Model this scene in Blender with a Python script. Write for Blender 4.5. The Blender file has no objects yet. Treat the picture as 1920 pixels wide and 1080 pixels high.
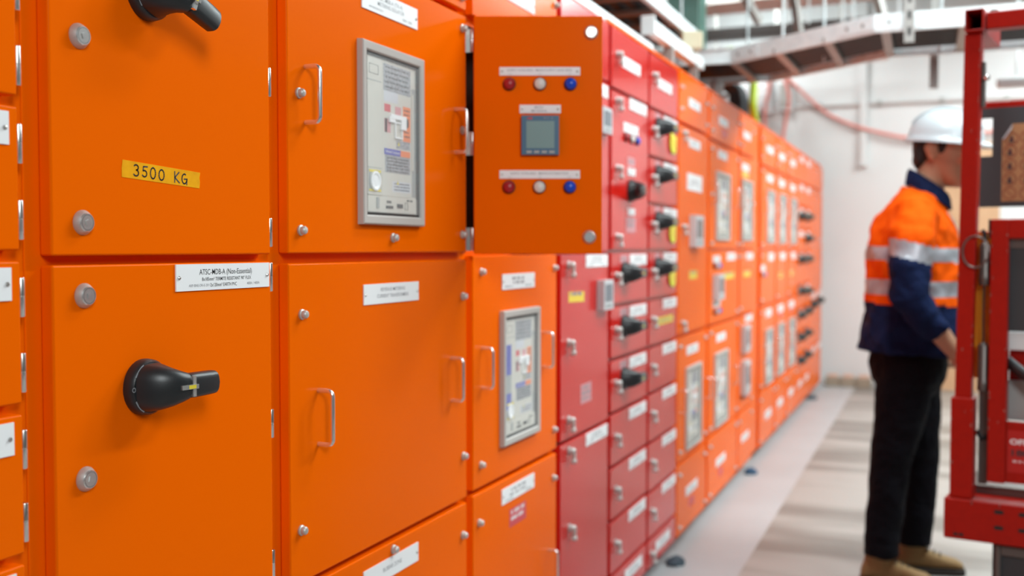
import bpy, bmesh, math, random
from mathutils import Vector, Matrix
R = math.radians
random.seed(7)
SC = bpy.context.scene
COL = SC.collection

# ------------------------------------------------------------------ materials
def mat(name, col, rough=.5, metal=0., coat=0., coat_rough=.05, emit=None, spec=None, bump=None, vary=None, alpha=None, trans=None):
    m = bpy.data.materials.new(name); m.use_nodes = True
    nt = m.node_tree; b = nt.nodes['Principled BSDF']
    b.inputs['Base Color'].default_value = (*col, 1)
    b.inputs['Roughness'].default_value = rough
    b.inputs['Metallic'].default_value = metal
    b.inputs['Coat Weight'].default_value = coat
    b.inputs['Coat Roughness'].default_value = coat_rough
    if spec is not None: b.inputs['Specular IOR Level'].default_value = spec
    if trans is not None: b.inputs['Transmission Weight'].default_value = trans
    if alpha is not None: b.inputs['Alpha'].default_value = alpha
    if emit:
        b.inputs['Emission Color'].default_value = (*emit[0], 1); b.inputs['Emission Strength'].default_value = emit[1]
    tc = None
    if bump or vary:
        tc = nt.nodes.new('ShaderNodeTexCoord')
    if bump:
        n = nt.nodes.new('ShaderNodeTexNoise'); n.inputs['Scale'].default_value = bump[0]; n.inputs['Detail'].default_value = 3
        bp = nt.nodes.new('ShaderNodeBump'); bp.inputs['Strength'].default_value = bump[1]; bp.inputs['Distance'].default_value = bump[2] if len(bump) > 2 else .002
        nt.links.new(tc.outputs['Object'], n.inputs['Vector']); nt.links.new(n.outputs['Fac'], bp.inputs['Height'])
        nt.links.new(bp.outputs['Normal'], b.inputs['Normal'])
    if vary:   # (scale, other colour, low, high)
        n = nt.nodes.new('ShaderNodeTexNoise'); n.inputs['Scale'].default_value = vary[0]; n.inputs['Detail'].default_value = 5
        r = nt.nodes.new('ShaderNodeValToRGB'); r.color_ramp.elements[0].position = vary[2]; r.color_ramp.elements[1].position = vary[3]
        r.color_ramp.elements[0].color = (*col, 1); r.color_ramp.elements[1].color = (*vary[1], 1)
        nt.links.new(tc.outputs['Object'], n.inputs['Vector']); nt.links.new(n.outputs['Fac'], r.inputs['Fac'])
        nt.links.new(r.outputs['Color'], b.inputs['Base Color'])
    return m

M = {}
M['orange'] = mat('orange_powder_coat', (.90, .130, .0002), .20, spec=.03, coat=0, bump=(260, .05, .0006))
M['red'] = mat('red_powder_coat', (.58, .012, .007), .20, spec=.26, coat=.05, coat_rough=.06, bump=(260, .05, .0006))
M['chrome'] = mat('bright_chrome', (.88, .87, .85), .22, .88)
M['knob'] = mat('satin_nickel', (.58, .57, .55), .5, .65)
M['steel'] = mat('brushed_steel', (.62, .60, .57), .28, 1)
M['dark'] = mat('dark_recess', (.012, .012, .012), .6)
M['black'] = mat('black_plastic', (.016, .018, .020), .38, bump=(400, .06, .0006))
M['plinth'] = mat('dark_plinth', (.035, .036, .035), .6)
M['label'] = mat('white_label_plastic', (.87, .87, .88), .4, spec=.3)
M['ink'] = mat('black_ink', (.03, .03, .035), .5)
M['grey_ink'] = mat('grey_ink', (.30, .30, .32), .6)
M['bezel'] = mat('warm_grey_plastic', (.48, .45, .42), .42)
M['cream'] = mat('cream_breaker_plastic', (.62, .59, .53), .45)
M['cream_dark'] = mat('grey_breaker_plastic', (.36, .37, .36), .45)
M['paper'] = mat('grey_paper_label', (.40, .40, .42), .6, vary=(260, (.22, .22, .24), .45, .6))
M['paper_white'] = mat('pale_paper_label', (.60, .60, .64), .6)
M['sticker_orange'] = mat('orange_sticker', (.85, .22, .06), .5)
M['sticker_blue'] = mat('blue_sticker', (.06, .07, .42), .5)
M['sticker_red'] = mat('red_sticker', (.62, .06, .08), .5)
M['sticker_pink'] = mat('pink_sticker', (.62, .28, .30), .5)
M['yellow'] = mat('yellow_sticker', (.75, .60, .04), .5)
M['tape'] = mat('yellow_masking_tape', (.92, .42, .0008), .7, spec=.1, bump=(120, .25, .001), vary=(45, (.80, .33, .0008), .35, .7))
M['tape_pale'] = mat('pale_yellow_tape', (.80, .58, .06), .6)
M['tag'] = mat('yellow_tag', (.80, .78, .05), .5)
M['lamp_red'] = mat('red_lens', (.38, .010, .018), .35)
M['lamp_white'] = mat('white_lens', (.72, .68, .64), .35)
M['lamp_blue'] = mat('blue_lens', (.006, .06, .55), .3)
M['meter_blue'] = mat('blue_meter_bezel', (.045, .125, .22), .4)
M['screen'] = mat('grey_green_lcd', (.20, .32, .32), .25)
M['screen_dark'] = mat('dark_screen', (.10, .12, .15), .2)
M['meter_grey'] = mat('grey_meter_housing', (.55, .56, .58), .4)
M['tag_red'] = mat('red_logo', (.6, .03, .03), .5)
g = M['glass'] = mat('clear_pane', (.95, .97, .97), .03, alpha=.10, spec=.6)
M['galv'] = mat('galvanised_steel', (.90, .95, .96), .5, .05, vary=(28, (.80, .86, .88), .35, .7))
M['galv_dull'] = mat('dull_galvanised_steel', (.38, .36, .34), .45, .5)
M['glint_trim'] = mat('painted_glint_trim', (.85, .85, .83), .3)
M['cell_shade'] = mat('painted_cell_shade', (.05, .030, .022), .7)
M['cable'] = mat('black_cable', (.010, .010, .012), .5)
M['earth'] = mat('green_yellow_cable', (.42, .55, .02), .45)
M['hose'] = mat('faded_red_hose', (.78, .30, .26), .5)
M['foam'] = mat('cream_foam', (.70, .62, .44), .8)
M['green'] = mat('green_painted_steel', (.30, .60, .53), .45, coat=.15, vary=(9, (.26, .53, .47), .3, .7))
M['lift_red'] = mat('chipped_red_paint', (.40, .009, .003), .38, spec=.25, vary=(60, (.36, .008, .003), .4, .7))
M['chip'] = mat('bare_metal_chip', (.27, .17, .14), .6)
M['decal_red'] = mat('decal_red', (.48, .012, .008), .45)
M['hydraulic'] = mat('grey_cylinder_steel', (.16, .14, .13), .4, .6)
M['amber'] = mat('amber_plastic', (.85, .36, .012), .5)
M['charcoal'] = mat('charcoal_panel', (.040, .042, .046), .55)
M['sticker_brown'] = mat('brown_safety_sticker', (.40, .20, .085), .5)
M['sticker_line'] = mat('dark_red_line', (.24, .040, .025), .5)
M['silver_film'] = mat('silver_film', (.55, .56, .58), .3, .3)
M['white_plate'] = mat('white_plate', (.72, .74, .74), .4)
M['duct'] = mat('pale_duct_skin', (.54, .48, .46), .55)
M['duct_white'] = mat('white_duct', (.90, .92, .94), .45)
M['beam'] = mat('dark_roof_steel', (.07, .06, .058), .6)
M['ply'] = mat('tan_plywood', (.60, .37, .21), .6, vary=(6, (.54, .32, .175), .35, .7))
M['brick'] = mat('grey_brown_block', (.34, .28, .21), .85, bump=(60, .3, .004), vary=(20, (.26, .21, .16), .4, .7))
M['brick_top'] = mat('pinkish_clay', (.66, .43, .33), .8)
M['debris'] = mat('dark_rag', (.05, .07, .09), .8)
M['debris_blue'] = mat('blue_rag', (.02, .07, .14), .8)
# person
M['skin'] = mat('skin', (.52, .285, .175), .55)
M['skin_pale'] = mat('lips', (.42, .17, .13), .5)
M['hair'] = mat('dark_hair', (.018, .013, .011), .6, bump=(180, .5, .004))
M['hivis'] = mat('orange_hi_vis_cotton', (.95, .115, .002), .8, spec=.08, bump=(18, .6, .02))
M['navy'] = mat('navy_cotton', (.007, .016, .060), .8, spec=.12, bump=(16, .8, .025))
M['reflective'] = mat('silver_reflective_tape', (.42, .44, .48), .38, .2, bump=(26, .4, .01))
M['trouser'] = mat('black_cotton', (.005, .005, .008), .85, spec=.12, bump=(14, .8, .03))
M['boot'] = mat('tan_suede', (.26, .155, .060), .85, bump=(70, .4, .004))
M['sole'] = mat('dark_rubber', (.03, .025, .02), .8)
M['helmet'] = mat('white_helmet_shell', (.56, .62, .65), .30, coat=.1)
M['eye'] = mat('eye_white', (.7, .68, .65), .3)
M['lanyard'] = mat('pale_lanyard', (.45, .50, .50), .6)

# ------------------------------------------------------------------ mesh builder
class MB:
    def __init__(s): s.v = []; s.f = []; s.m = []
    def add(s, vs, fs, mi=0):
        o = len(s.v); s.v += [tuple(p) for p in vs]
        for f in fs: s.f.append(tuple(i + o for i in f)); s.m.append(mi)
        return s
    def box(s, x0, x1, y0, y1, z0, z1, mi=0):
        vs = [(x, y, z) for z in (z0, z1) for y in (y0, y1) for x in (x0, x1)]
        return s.add(vs, [(0, 2, 3, 1), (4, 5, 7, 6), (0, 1, 5, 4), (2, 6, 7, 3), (0, 4, 6, 2), (1, 3, 7, 5)], mi)
    def obox(s, c, ax, ay, az, mi=0):      # centre and three half vectors
        c, ax, ay, az = map(Vector, (c, ax, ay, az))
        vs = [c + ax * i + ay * j + az * k for k in (-1, 1) for j in (-1, 1) for i in (-1, 1)]
        return s.add(vs, [(0, 2, 3, 1), (4, 5, 7, 6), (0, 1, 5, 4), (2, 6, 7, 3), (0, 4, 6, 2), (1, 3, 7, 5)], mi)
    def rings(s, rs, mi=0, cap=True, closed=True):
        n = len(rs[0]); vs = [p for r in rs for p in r]; fs = []
        for k in range(len(rs) - 1):
            for i in range(n if closed else n - 1):
                j = (i + 1) % n
                fs.append((k * n + i, k * n + j, (k + 1) * n + j, (k + 1) * n + i))
        if cap:
            fs.append(tuple(range(n - 1, -1, -1))); fs.append(tuple((len(rs) - 1) * n + i for i in range(n)))
        return s.add(vs, fs, mi)
    def lathe_y(s, prof, n=24, mi=0, c=(0, 0, 0)):      # prof = (radius, y) with -y pointing outwards
        rs = [[(c[0] + max(r, 1e-5) * math.cos(2 * math.pi * i / n), c[1] + y, c[2] + max(r, 1e-5) * math.sin(2 * math.pi * i / n)) for i in range(n)] for r, y in prof]
        return s.rings(rs, mi)
    def lathe_z(s, prof, n=24, mi=0, c=(0, 0, 0)):
        rs = [[(c[0] + max(r, 1e-5) * math.cos(2 * math.pi * i / n), c[1] + max(r, 1e-5) * math.sin(2 * math.pi * i / n), c[2] + z) for i in range(n)] for r, z in prof]
        return s.rings(rs, mi)
    def tube(s, pts, r, n=10, mi=0, cap=True):
        pts = [Vector(p) for p in pts]; rr = r if isinstance(r, (list, tuple)) else [r] * len(pts)
        rs = []; up = None
        for i, p in enumerate(pts):
            t = (pts[min(i + 1, len(pts) - 1)] - pts[max(i - 1, 0)]).normalized()
            if up is None:
                up = Vector((0, 0, 1)) if abs(t.z) < .9 else Vector((1, 0, 0))
            a = t.cross(up).normalized(); b = a.cross(t).normalized(); up = b
            q = rr[i]; qa, qb = q if isinstance(q, (list, tuple)) else (q, q)
            rs.append([p + a * (qa * math.cos(2 * math.pi * k / n)) + b * (qb * math.sin(2 * math.pi * k / n)) for k in range(n)])
        return s.rings(rs, mi, cap)
    def ball(s, c, r, n=14, mi=0, rot=None):
        rx, ry, rz = r if isinstance(r, (list, tuple)) else (r, r, r)
        rs = []
        for k in range(1, n):
            a = math.pi * k / n
            ring = []
            for i in range(n * 2):
                b = math.pi * i / n
                p = Vector((rx * math.sin(a) * math.cos(b), ry * math.sin(a) * math.sin(b), -rz * math.cos(a)))
                if rot: p = rot @ p
                ring.append(Vector(c) + p)
            rs.append(ring)
        return s.rings(rs, mi)
    def prism(s, poly, y0, y1, mi=0):      # polygon in x, z extruded along y
        n = len(poly); vs = [(x, y0, z) for x, z in poly] + [(x, y1, z) for x, z in poly]
        fs = [tuple(range(n)), tuple(range(2 * n - 1, n - 1, -1))] + [(i, i + n, (i + 1) % n + n, (i + 1) % n) for i in range(n)]
        return s.add(vs, fs, mi)
    def frame(s, x0, x1, z0, z1, w, y0, y1, mi=0):   # rectangular ring in the x, z plane
        s.box(x0, x1, y0, y1, z0, z0 + w, mi); s.box(x0, x1, y0, y1, z1 - w, z1, mi)
        s.box(x0, x0 + w, y0, y1, z0 + w, z1 - w, mi); s.box(x1 - w, x1, y0, y1, z0 + w, z1 - w, mi)
        return s
    def strip(s, pts, w, y, mi=0):        # pen stroke in the x, z plane
        for (a, b), (c, d) in zip(pts, pts[1:]):
            dx, dz = c - a, d - b; L = math.hypot(dx, dz) or 1e-6
            nx, nz = -dz / L * w / 2, dx / L * w / 2; ex, ez = dx / L * w * .3, dz / L * w * .3
            s.add([(a - ex + nx, y, b - ez + nz), (a - ex - nx, y, b - ez - nz), (c + ex - nx, y, d + ez - nz), (c + ex + nx, y, d + ez + nz)], [(0, 1, 2, 3)], mi)
        return s
    def mesh(s, name, mats, smooth=True, angle=40):
        me = bpy.data.meshes.new(name); me.from_pydata(s.v, [], s.f)
        for m in mats: me.materials.append(M[m] if isinstance(m, str) else m)
        for p, i in zip(me.polygons, s.m): p.material_index = i
        bm = bmesh.new(); bm.from_mesh(me); bmesh.ops.recalc_face_normals(bm, faces=bm.faces); bm.to_mesh(me); bm.free()
        if smooth:
            me.shade_smooth(); me.set_sharp_from_angle(angle=R(angle))
        return me

def link(name, me, parent=None, loc=(0, 0, 0), rot=None, bevel=None, seg=2):
    o = bpy.data.objects.new(name, me); COL.objects.link(o)
    o.location = loc
    if rot: o.rotation_euler = rot
    if parent: o.parent = parent
    if bevel:
        b = o.modifiers.new('edge', 'BEVEL'); b.width = bevel; b.segments = seg; b.limit_method = 'ANGLE'; b.angle_limit = R(35); b.harden_normals = True
    return o
def build(name, mb, mats, parent=None, loc=(0, 0, 0), rot=None, bevel=None, seg=2, angle=40):
    if isinstance(mats, str): mats = [mats]
    return link(name, mb.mesh(name, mats, angle=angle), parent, loc, rot, bevel, seg)
def tag(o, label, cat, group=None, kind=None):
    o['label'] = label; o['category'] = cat
    if group: o['group'] = group
    if kind: o['kind'] = kind
    return o
def thing(name, label, cat, loc=(0, 0, 0), rotz=0, group=None):
    o = bpy.data.objects.new(name, None); COL.objects.link(o); o.location = loc; o.rotation_euler = (0, 0, rotz)
    o.empty_display_size = .1
    return tag(o, label, cat, group)
def struct(name, mb, mats, bevel=None):
    o = build(name, mb, mats, bevel=bevel); o['kind'] = 'structure'; return o

# lettering: a text curve turned into mesh faces, upright in the x, z plane, facing -y
_tc = {}
def text_faces(mb, body, x, z, h, y, mi, width=None, align='CENTER', bold=0.):
    key = (body, bold)
    if key not in _tc:
        cu = bpy.data.curves.new('lettering', 'FONT'); cu.body = body; cu.size = 1; cu.align_x = 'LEFT'; cu.fill_mode = 'FRONT'; cu.resolution_u = 3; cu.offset = bold
        ob = bpy.data.objects.new('lettering', cu); COL.objects.link(ob)
        dg = bpy.context.evaluated_depsgraph_get(); me = bpy.data.meshes.new_from_object(ob.evaluated_get(dg))
        vs = [(v.co.x, v.co.y) for v in me.vertices]; fs = [tuple(p.vertices) for p in me.polygons]
        bpy.data.objects.remove(ob); bpy.data.curves.remove(cu); bpy.data.meshes.remove(me)
        _tc[key] = (vs, fs)
    vs, fs = _tc[key]
    if not vs: return
    sx = h / .70
    x0 = min(v[0] for v in vs); x1 = max(v[0] for v in vs)
    kx = width / (x1 - x0) if width else sx
    off = {'CENTER': -(x0 + x1) / 2, 'LEFT': -x0, 'RIGHT': -x1}[align]
    mb.add([(x + (a + off) * kx, y, z + (b - .35) * sx) for a, b in vs], fs, mi)
def dashes(mb, x, z, h, y, mi, width, seed=0):       # unreadable small print: short word-length bars
    rnd = random.Random(seed); a = x - width / 2
    while a < x + width / 2 - h:
        L = min(rnd.uniform(1.2, 4.5) * h, x + width / 2 - a)
        for k in range(max(1, int(L / (h * .62)))):
            q = a + k * h * .62
            mb.box(q, q + h * .40, y, y + .0002, z - h / 2, z + h / 2, mi)
        a += L + h * .7

# ------------------------------------------------------------------ switchboard hardware (origin on the door face, -y outwards)
_hw = {}
def hw(key, fn):
    if key not in _hw: _hw[key] = fn()
    return _hw[key]
def lock_mesh():
    m = MB()
    m.lathe_y([(.0165, 0), (.0165, -.002), (.0125, -.0085)], 28, 0); m.lathe_y([(.0125, -.0084), (.0117, -.0095), (.0108, -.0095)], 28, 2)
    m.lathe_y([(.0108, -.0094), (.0098, -.0096), (.0092, -.006), (.0001, -.006)], 28, 1)
    m.box(-.0034, .0034, -.0105, -.005, -.0034, .0034, 2)
    return m.mesh('quarter_turn_lock', ['knob', 'dark', 'chrome'])
def knob_lock_mesh():
    m = MB()
    m.lathe_y([(.013, 0), (.013, -.004), (.010, -.006), (.010, -.018), (.007, -.022), (.0001, -.024)], 16, 0)
    m.box(-.007, .007, -.022, -.011, -.034, .004, 0)
    m.lathe_y([(.009, -.010), (.009, -.020), (.006, -.025), (.0001, -.027)], 14, 0, (0, 0, -.030))
    return m.mesh('wing_knob_lock', ['knob'])
def screw_mesh():
    m = MB()
    m.lathe_y([(.0095, 0), (.0095, -.003), (.0075, -.0045), (.0075, -.010), (.0055, -.0125), (.0001, -.0135)], 14, 0)
    return m.mesh('panel_screw', ['knob'])
def pull_mesh():
    m = MB(); h = .049; d = .030; r = .0042; c = .010
    pts = [(0, 0, h), (0, -(d - c), h)]
    for k in range(1, 5): a = R(22.5 * k); pts.append((0, -(d - c) - c * math.sin(a), h - c * (1 - math.cos(a))))
    pts += [(x, y, -z) for x, y, z in reversed(pts)]
    m.tube(pts, r, 12, 0)
    return m.mesh('pull_handle', ['chrome'])
def rotary_mesh():
    m = MB()
    m.lathe_y([(.0395, 0), (.0400, -.004), (.0390, -.013), (.0360, -.0165), (.0330, -.0165)], 36, 0)
    # pistol grip: rings that turn from facing out to facing along +x
    sec = [(-.0, -.014, .0345, .0335, 0), (.002, -.022, .0335, .0315, 10), (.006, -.032, .0310, .0275, 28), (.013, -.0415, .0268, .0220, 50),
           (.021, -.0480, .0225, .0175, 70), (.0285, -.0505, .0195, .0150, 82)]
    rs = []
    for x, y, hz, ht, a in sec:
        t = Vector((math.sin(R(a)), -math.cos(R(a)), 0)); n = Vector((math.cos(R(a)), math.sin(R(a)), 0)); ring = []
        for k in range(28):
            q = 2 * math.pi * k / 28; cq, sq = math.cos(q), math.sin(q)
            e = .75
            ring.append(Vector((x, y, 0)) + n * (ht * math.copysign(abs(cq) ** e, cq)) + Vector((0, 0, hz * math.copysign(abs(sq) ** e, sq))))
        rs.append(ring)
    m.rings(rs, 0)
    g0 = [(.030, -.0515, .0172, .0130), (.037, -.053, .0178, .0128), (.072, -.0545, .0174, .0120), (.0835, -.0545, .0170, .0112), (.0860, -.0545, .0138, .008)]
    rs = []
    for x, y, hz, ht in g0:
        rs.append([Vector((x + .004 * (1 - abs(math.sin(2 * math.pi * k / 24))), y + ht * math.copysign(abs(math.cos(2 * math.pi * k / 24)) ** .6, math.cos(2 * math.pi * k / 24)),
                           hz * math.copysign(abs(math.sin(2 * math.pi * k / 24)) ** .6, math.sin(2 * math.pi * k / 24)))) for k in range(24)])
    m.rings(rs, 0)
    m.obox((.0295, -.0515, 0), (.003, -.0004, 0), (0, -.0155, 0), (0, 0, .0145), 1)      # chrome padlock clip
    m.obox((.0205, -.0652, 0), (.0140, -.0032, 0), (.0004, .0022, 0), (0, 0, .0032), 1)
    m.obox((.0235, -.0675, 0), (.0060, -.0014, 0), (.0001, .0008, 0), (0, 0, .0026), 2)
    # ring mark and two arcs printed on the rim
    for c0, c1, rr, w in ((118, 152, .0365, .0022), (208, 242, .0365, .0022)):
        pts = [(rr * math.cos(R(c0 + (c1 - c0) * k / 8)), rr * math.sin(R(c0 + (c1 - c0) * k / 8))) for k in range(9)]
        m.strip(pts, w, -.0168, 3)
    m.strip([(-.0365 + .003 * math.cos(k * .7), .003 * math.sin(k * .7)) for k in range(10)], .0012, -.0168, 3)
    return m.mesh('rotary_handle', ['black', 'chrome', 'yellow', 'grey_ink'])
def lens_mesh(col):
    m = MB()
    m.lathe_y([(.0155, 0), (.0155, -.004), (.0145, -.006)], 24, 1)
    m.lathe_y([(.0138, -.004), (.0132, -.010), (.010, -.0135), (.0001, -.0150)], 24, 0)
    return m.mesh('indicator_lamp', [col, 'dark'])
def hinge_mesh(h=.05):
    m = MB()
    m.lathe_z([(.0040, 0), (.0045, .001), (.0045, h * .52), (.0038, h * .53)], 12, 0)
    m.lathe_z([(.0038, h * .53), (.0045, h * .54), (.0045, h - .001), (.0040, h)], 12, 1)
    m.box(-.016, .001, .001, .0035, 0, h, 1)
    return m.mesh('hinge', ['chrome', 'steel'])

def label_mesh(w, h, lines, seed=0, rivets=True):
    m = MB(); y = -.0024
    m.box(-w / 2, w / 2, -.0022, 0, -h / 2, h / 2, 0)
    if rivets:
        for sx in (-1, 1):
            m.lathe_y([(.0028, -.0020), (.0028, -.0034), (.0018, -.0046), (.0001, -.005)], 12, 2, (sx * (w / 2 - .0065), 0, 0))
    for k, ln in enumerate(lines):
        body, x, z, ht, wd = ln[:5]; ink = ln[5] if len(ln) > 5 else 1
        if body is None: dashes(m, x, z, ht, y, 3, wd, seed * 7 + k)
        else: text_faces(m, body, x, z, ht, y, ink, wd, bold=.002)
    return m.mesh('label_plate', ['label', 'ink', 'steel', 'grey_ink'], smooth=False)
def blank_label(seed, w=.234, h=.040):
    return hw(('lab', seed, w, h), lambda: label_mesh(w, h, [(None, 0, .008, .0075, w * .48), (None, 0, -.004, .0060, w * .56), (None, -w * .28, -.0140, .0035, w * .26), (None, w * .30, -.0140, .0035, w * .2)], seed))

def window_frame_mesh(w, h):
    m = MB(); b = .019; d = .0135
    def rect(i, y): return [(-w / 2 + i, y, -h / 2 + i), (w / 2 - i, y, -h / 2 + i), (w / 2 - i, y, h / 2 - i), (-w / 2 + i, y, h / 2 - i)]
    m.rings([rect(0, 0), rect(.0008, -d + .002), rect(.003, -d), rect(b - .003, -d + .0015), rect(b, -d + .004), rect(b, -.001)], 0, cap=False)
    i = b
    m.rings([rect(i + .0002, -.0085), rect(i + .0045, -.0085), rect(i + .0045, -.001)], 1, cap=False)
    return m.mesh('breaker_window_frame', ['bezel', 'dark'], angle=30)
def pane_mesh(w, h):
    i = .0235; m = MB()
    m.box(-w / 2 + i, w / 2 - i, -.0105, -.0090, -h / 2 + i, h / 2 - i, 0)
    return m.mesh('window_pane', ['glass'], smooth=False)
def breaker_mesh(w, h, blue_strip=False):
    m = MB(); i = .024; W = w - 2 * i; H = h - 2 * i
    X = lambda u: -W / 2 + u * W
    Z = lambda v: -H / 2 + v * H
    def r(u0, u1, v0, v1, mi, y=-.0046, d=.0006): m.box(X(u0), X(u1), y, y + d, Z(v0), Z(v1), mi)
    m.box(X(0), X(1), -.0036, 0, Z(0), Z(1), 0)                       # body plate
    m.box(X(.005), X(.30), -.0052, -.002, Z(.115), Z(.99), 0)          # left fascia
    m.box(X(.31), X(.90), -.0044, -.002, Z(.115), Z(.99), 0)
    r(.905, .985, .12, .86, 1, -.0039)
    m.box(X(.90), X(.93), -.0060, -.002, Z(.30), Z(.82), 0)
    m.frame(X(.06), X(.23), Z(.885), Z(.945), .0007, -.0056, -.005, 2)
    r(.01, .29, .840, .846, 1, -.0055); r(.01, .29, .285, .290, 1, -.0055)
    # stickers
    r(.33, .88, .80, .975, 3); r(.34, .62, .73, .80, 4)
    for k in range(5): dashes(m, X(.60), Z(.955 - k * .032), .0028, -.0049, 2, W * .46, 40 + k)
    r(.35, .47, .665, .715, 6); r(.56, .68, .655, .712, 9); r(.72, .875, .49, .725, 5)
    r(.35, .47, .53, .62, 9); r(.36, .40, .53, .62, 6)
    for k in range(3): dashes(m, X(.80), Z(.70 - k * .028), .0030, -.0049, 2, W * .12, 60 + k)
    m.ball((X(.80), -.0045, Z(.615)), (.0085, .002, .0105), 8, 7)
    for k in range(2): dashes(m, X(.80), Z(.555 - k * .03), .0030, -.0049, 2, W * .12, 66 + k)
    m.box(X(.45), X(.76), -.0088, -.004, Z(.625), Z(.655), 8); m.box(X(.43), X(.54), -.0084, -.004, Z(.60), Z(.64), 8)
    m.box(X(.66), X(.76), -.0086, -.004, Z(.565), Z(.63), 8); m.frame(X(.55), X(.70), Z(.50), Z(.61), .003, -.0070, -.004, 8)
    r(.585, .865, .435, .49, 3)
    r(.345, .665, .385, .425, 10, -.0050); r(.665, .865, .385, .425, 5, -.0050)
    text_faces(m, 'TERASAKI', X(.425), Z(.405), .0045, -.0053, 8, W * .13); text_faces(m, 'TemPower', X(.575), Z(.405), .0052, -.0053, 8, W * .15)
    r(.36, .865, .27, .383, 3, -.0048)
    for k in range(5): dashes(m, X(.615), Z(.365 - k * .021), .0024, -.0051, 2, W * .44, 80 + k)
    m.add([(X(.47), -.0052, Z(.462)), (X(.52), -.0052, Z(.462)), (X(.495), -.0052, Z(.485))], [(0, 1, 2)], 11) if False else None
    m.add([(X(.605), -.0052, Z(.455)), (X(.65), -.0052, Z(.455)), (X(.6275), -.0052, Z(.482))], [(0, 1, 2)], 11)
    r(.50, .88, .145, .215, 4)
    for k in range(3): dashes(m, X(.70), Z(.20 - k * .02), .0024, -.0049, 2, W * .32, 90 + k)
    m.add([(X(.585), -.0052, Z(.195)), (X(.625), -.0052, Z(.195)), (X(.605), -.0052, Z(.222))], [(0, 1, 2)], 11)
    # dial with its yellow arc
    r(.045, .275, .135, .275, 1, -.0056)
    m.box(X(.05), X(.27), -.0060, -.005, Z(.258), Z(.274), 11); m.box(X(.05), X(.27), -.0060, -.005, Z(.136), Z(.150), 11)
    m.lathe_y([(.0195, -.005), (.0195, -.0085), (.016, -.0090), (.011, -.0072), (.0001, -.0075)], 24, 8, (X(.16), 0, Z(.203)))
    pts = [(X(.16) + .0225 * math.cos(R(-40 + 13 * k)), Z(.203) + .0225 * math.sin(R(-40 + 13 * k))) for k in range(10)]
    m.strip(pts, .0025, -.0061, 11)
    # lower fascia
    m.box(X(.005), X(.985), -.0060, -.002, Z(.005), Z(.108), 0)
    m.box(X(.18), X(.225), -.0075, -.005, Z(.03), Z(.10), 1); m.box(X(.36), X(.50), -.0068, -.005, Z(.032), Z(.050), 7)
    m.box(X(.58), X(.69), -.0075, -.005, Z(.040), Z(.066), 7); m.frame(X(.74), X(.80), Z(.03), Z(.078), .0008, -.0066, -.005, 2)
    dashes(m, X(.84), Z(.092), .004, -.0063, 7, W * .12, 5); dashes(m, X(.44), Z(.075), .0055, -.0063, 2, W * .13, 6)
    if blue_strip:
        r(.01, .19, .22, .78, 10, -.0058); r(.01, .19, .36, .52, 1, -.0060)
    return m.mesh('circuit_breaker', ['cream', 'cream_dark', 'ink', 'paper', 'paper_white', 'sticker_orange', 'sticker_red', 'dark', 'label', 'sticker_pink', 'sticker_blue', 'yellow'], smooth=False)
def small_meter_mesh(w, h, d):
    m = MB()
    m.box(-w / 2, w / 2, -d, 0, -h / 2, h / 2, 0)
    m.box(-w * .36, w * .36, -d - .0012, -d, -h * .22, h * .36, 1)
    for k in range(3): m.box(-w * .3 + k * w * .22, -w * .3 + k * w * .22 + w * .14, -d - .002, -d, -h * .40, -h * .32, 2)
    return m.mesh('digital_meter', ['meter_grey', 'screen_dark', 'cream_dark'], smooth=False)

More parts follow.
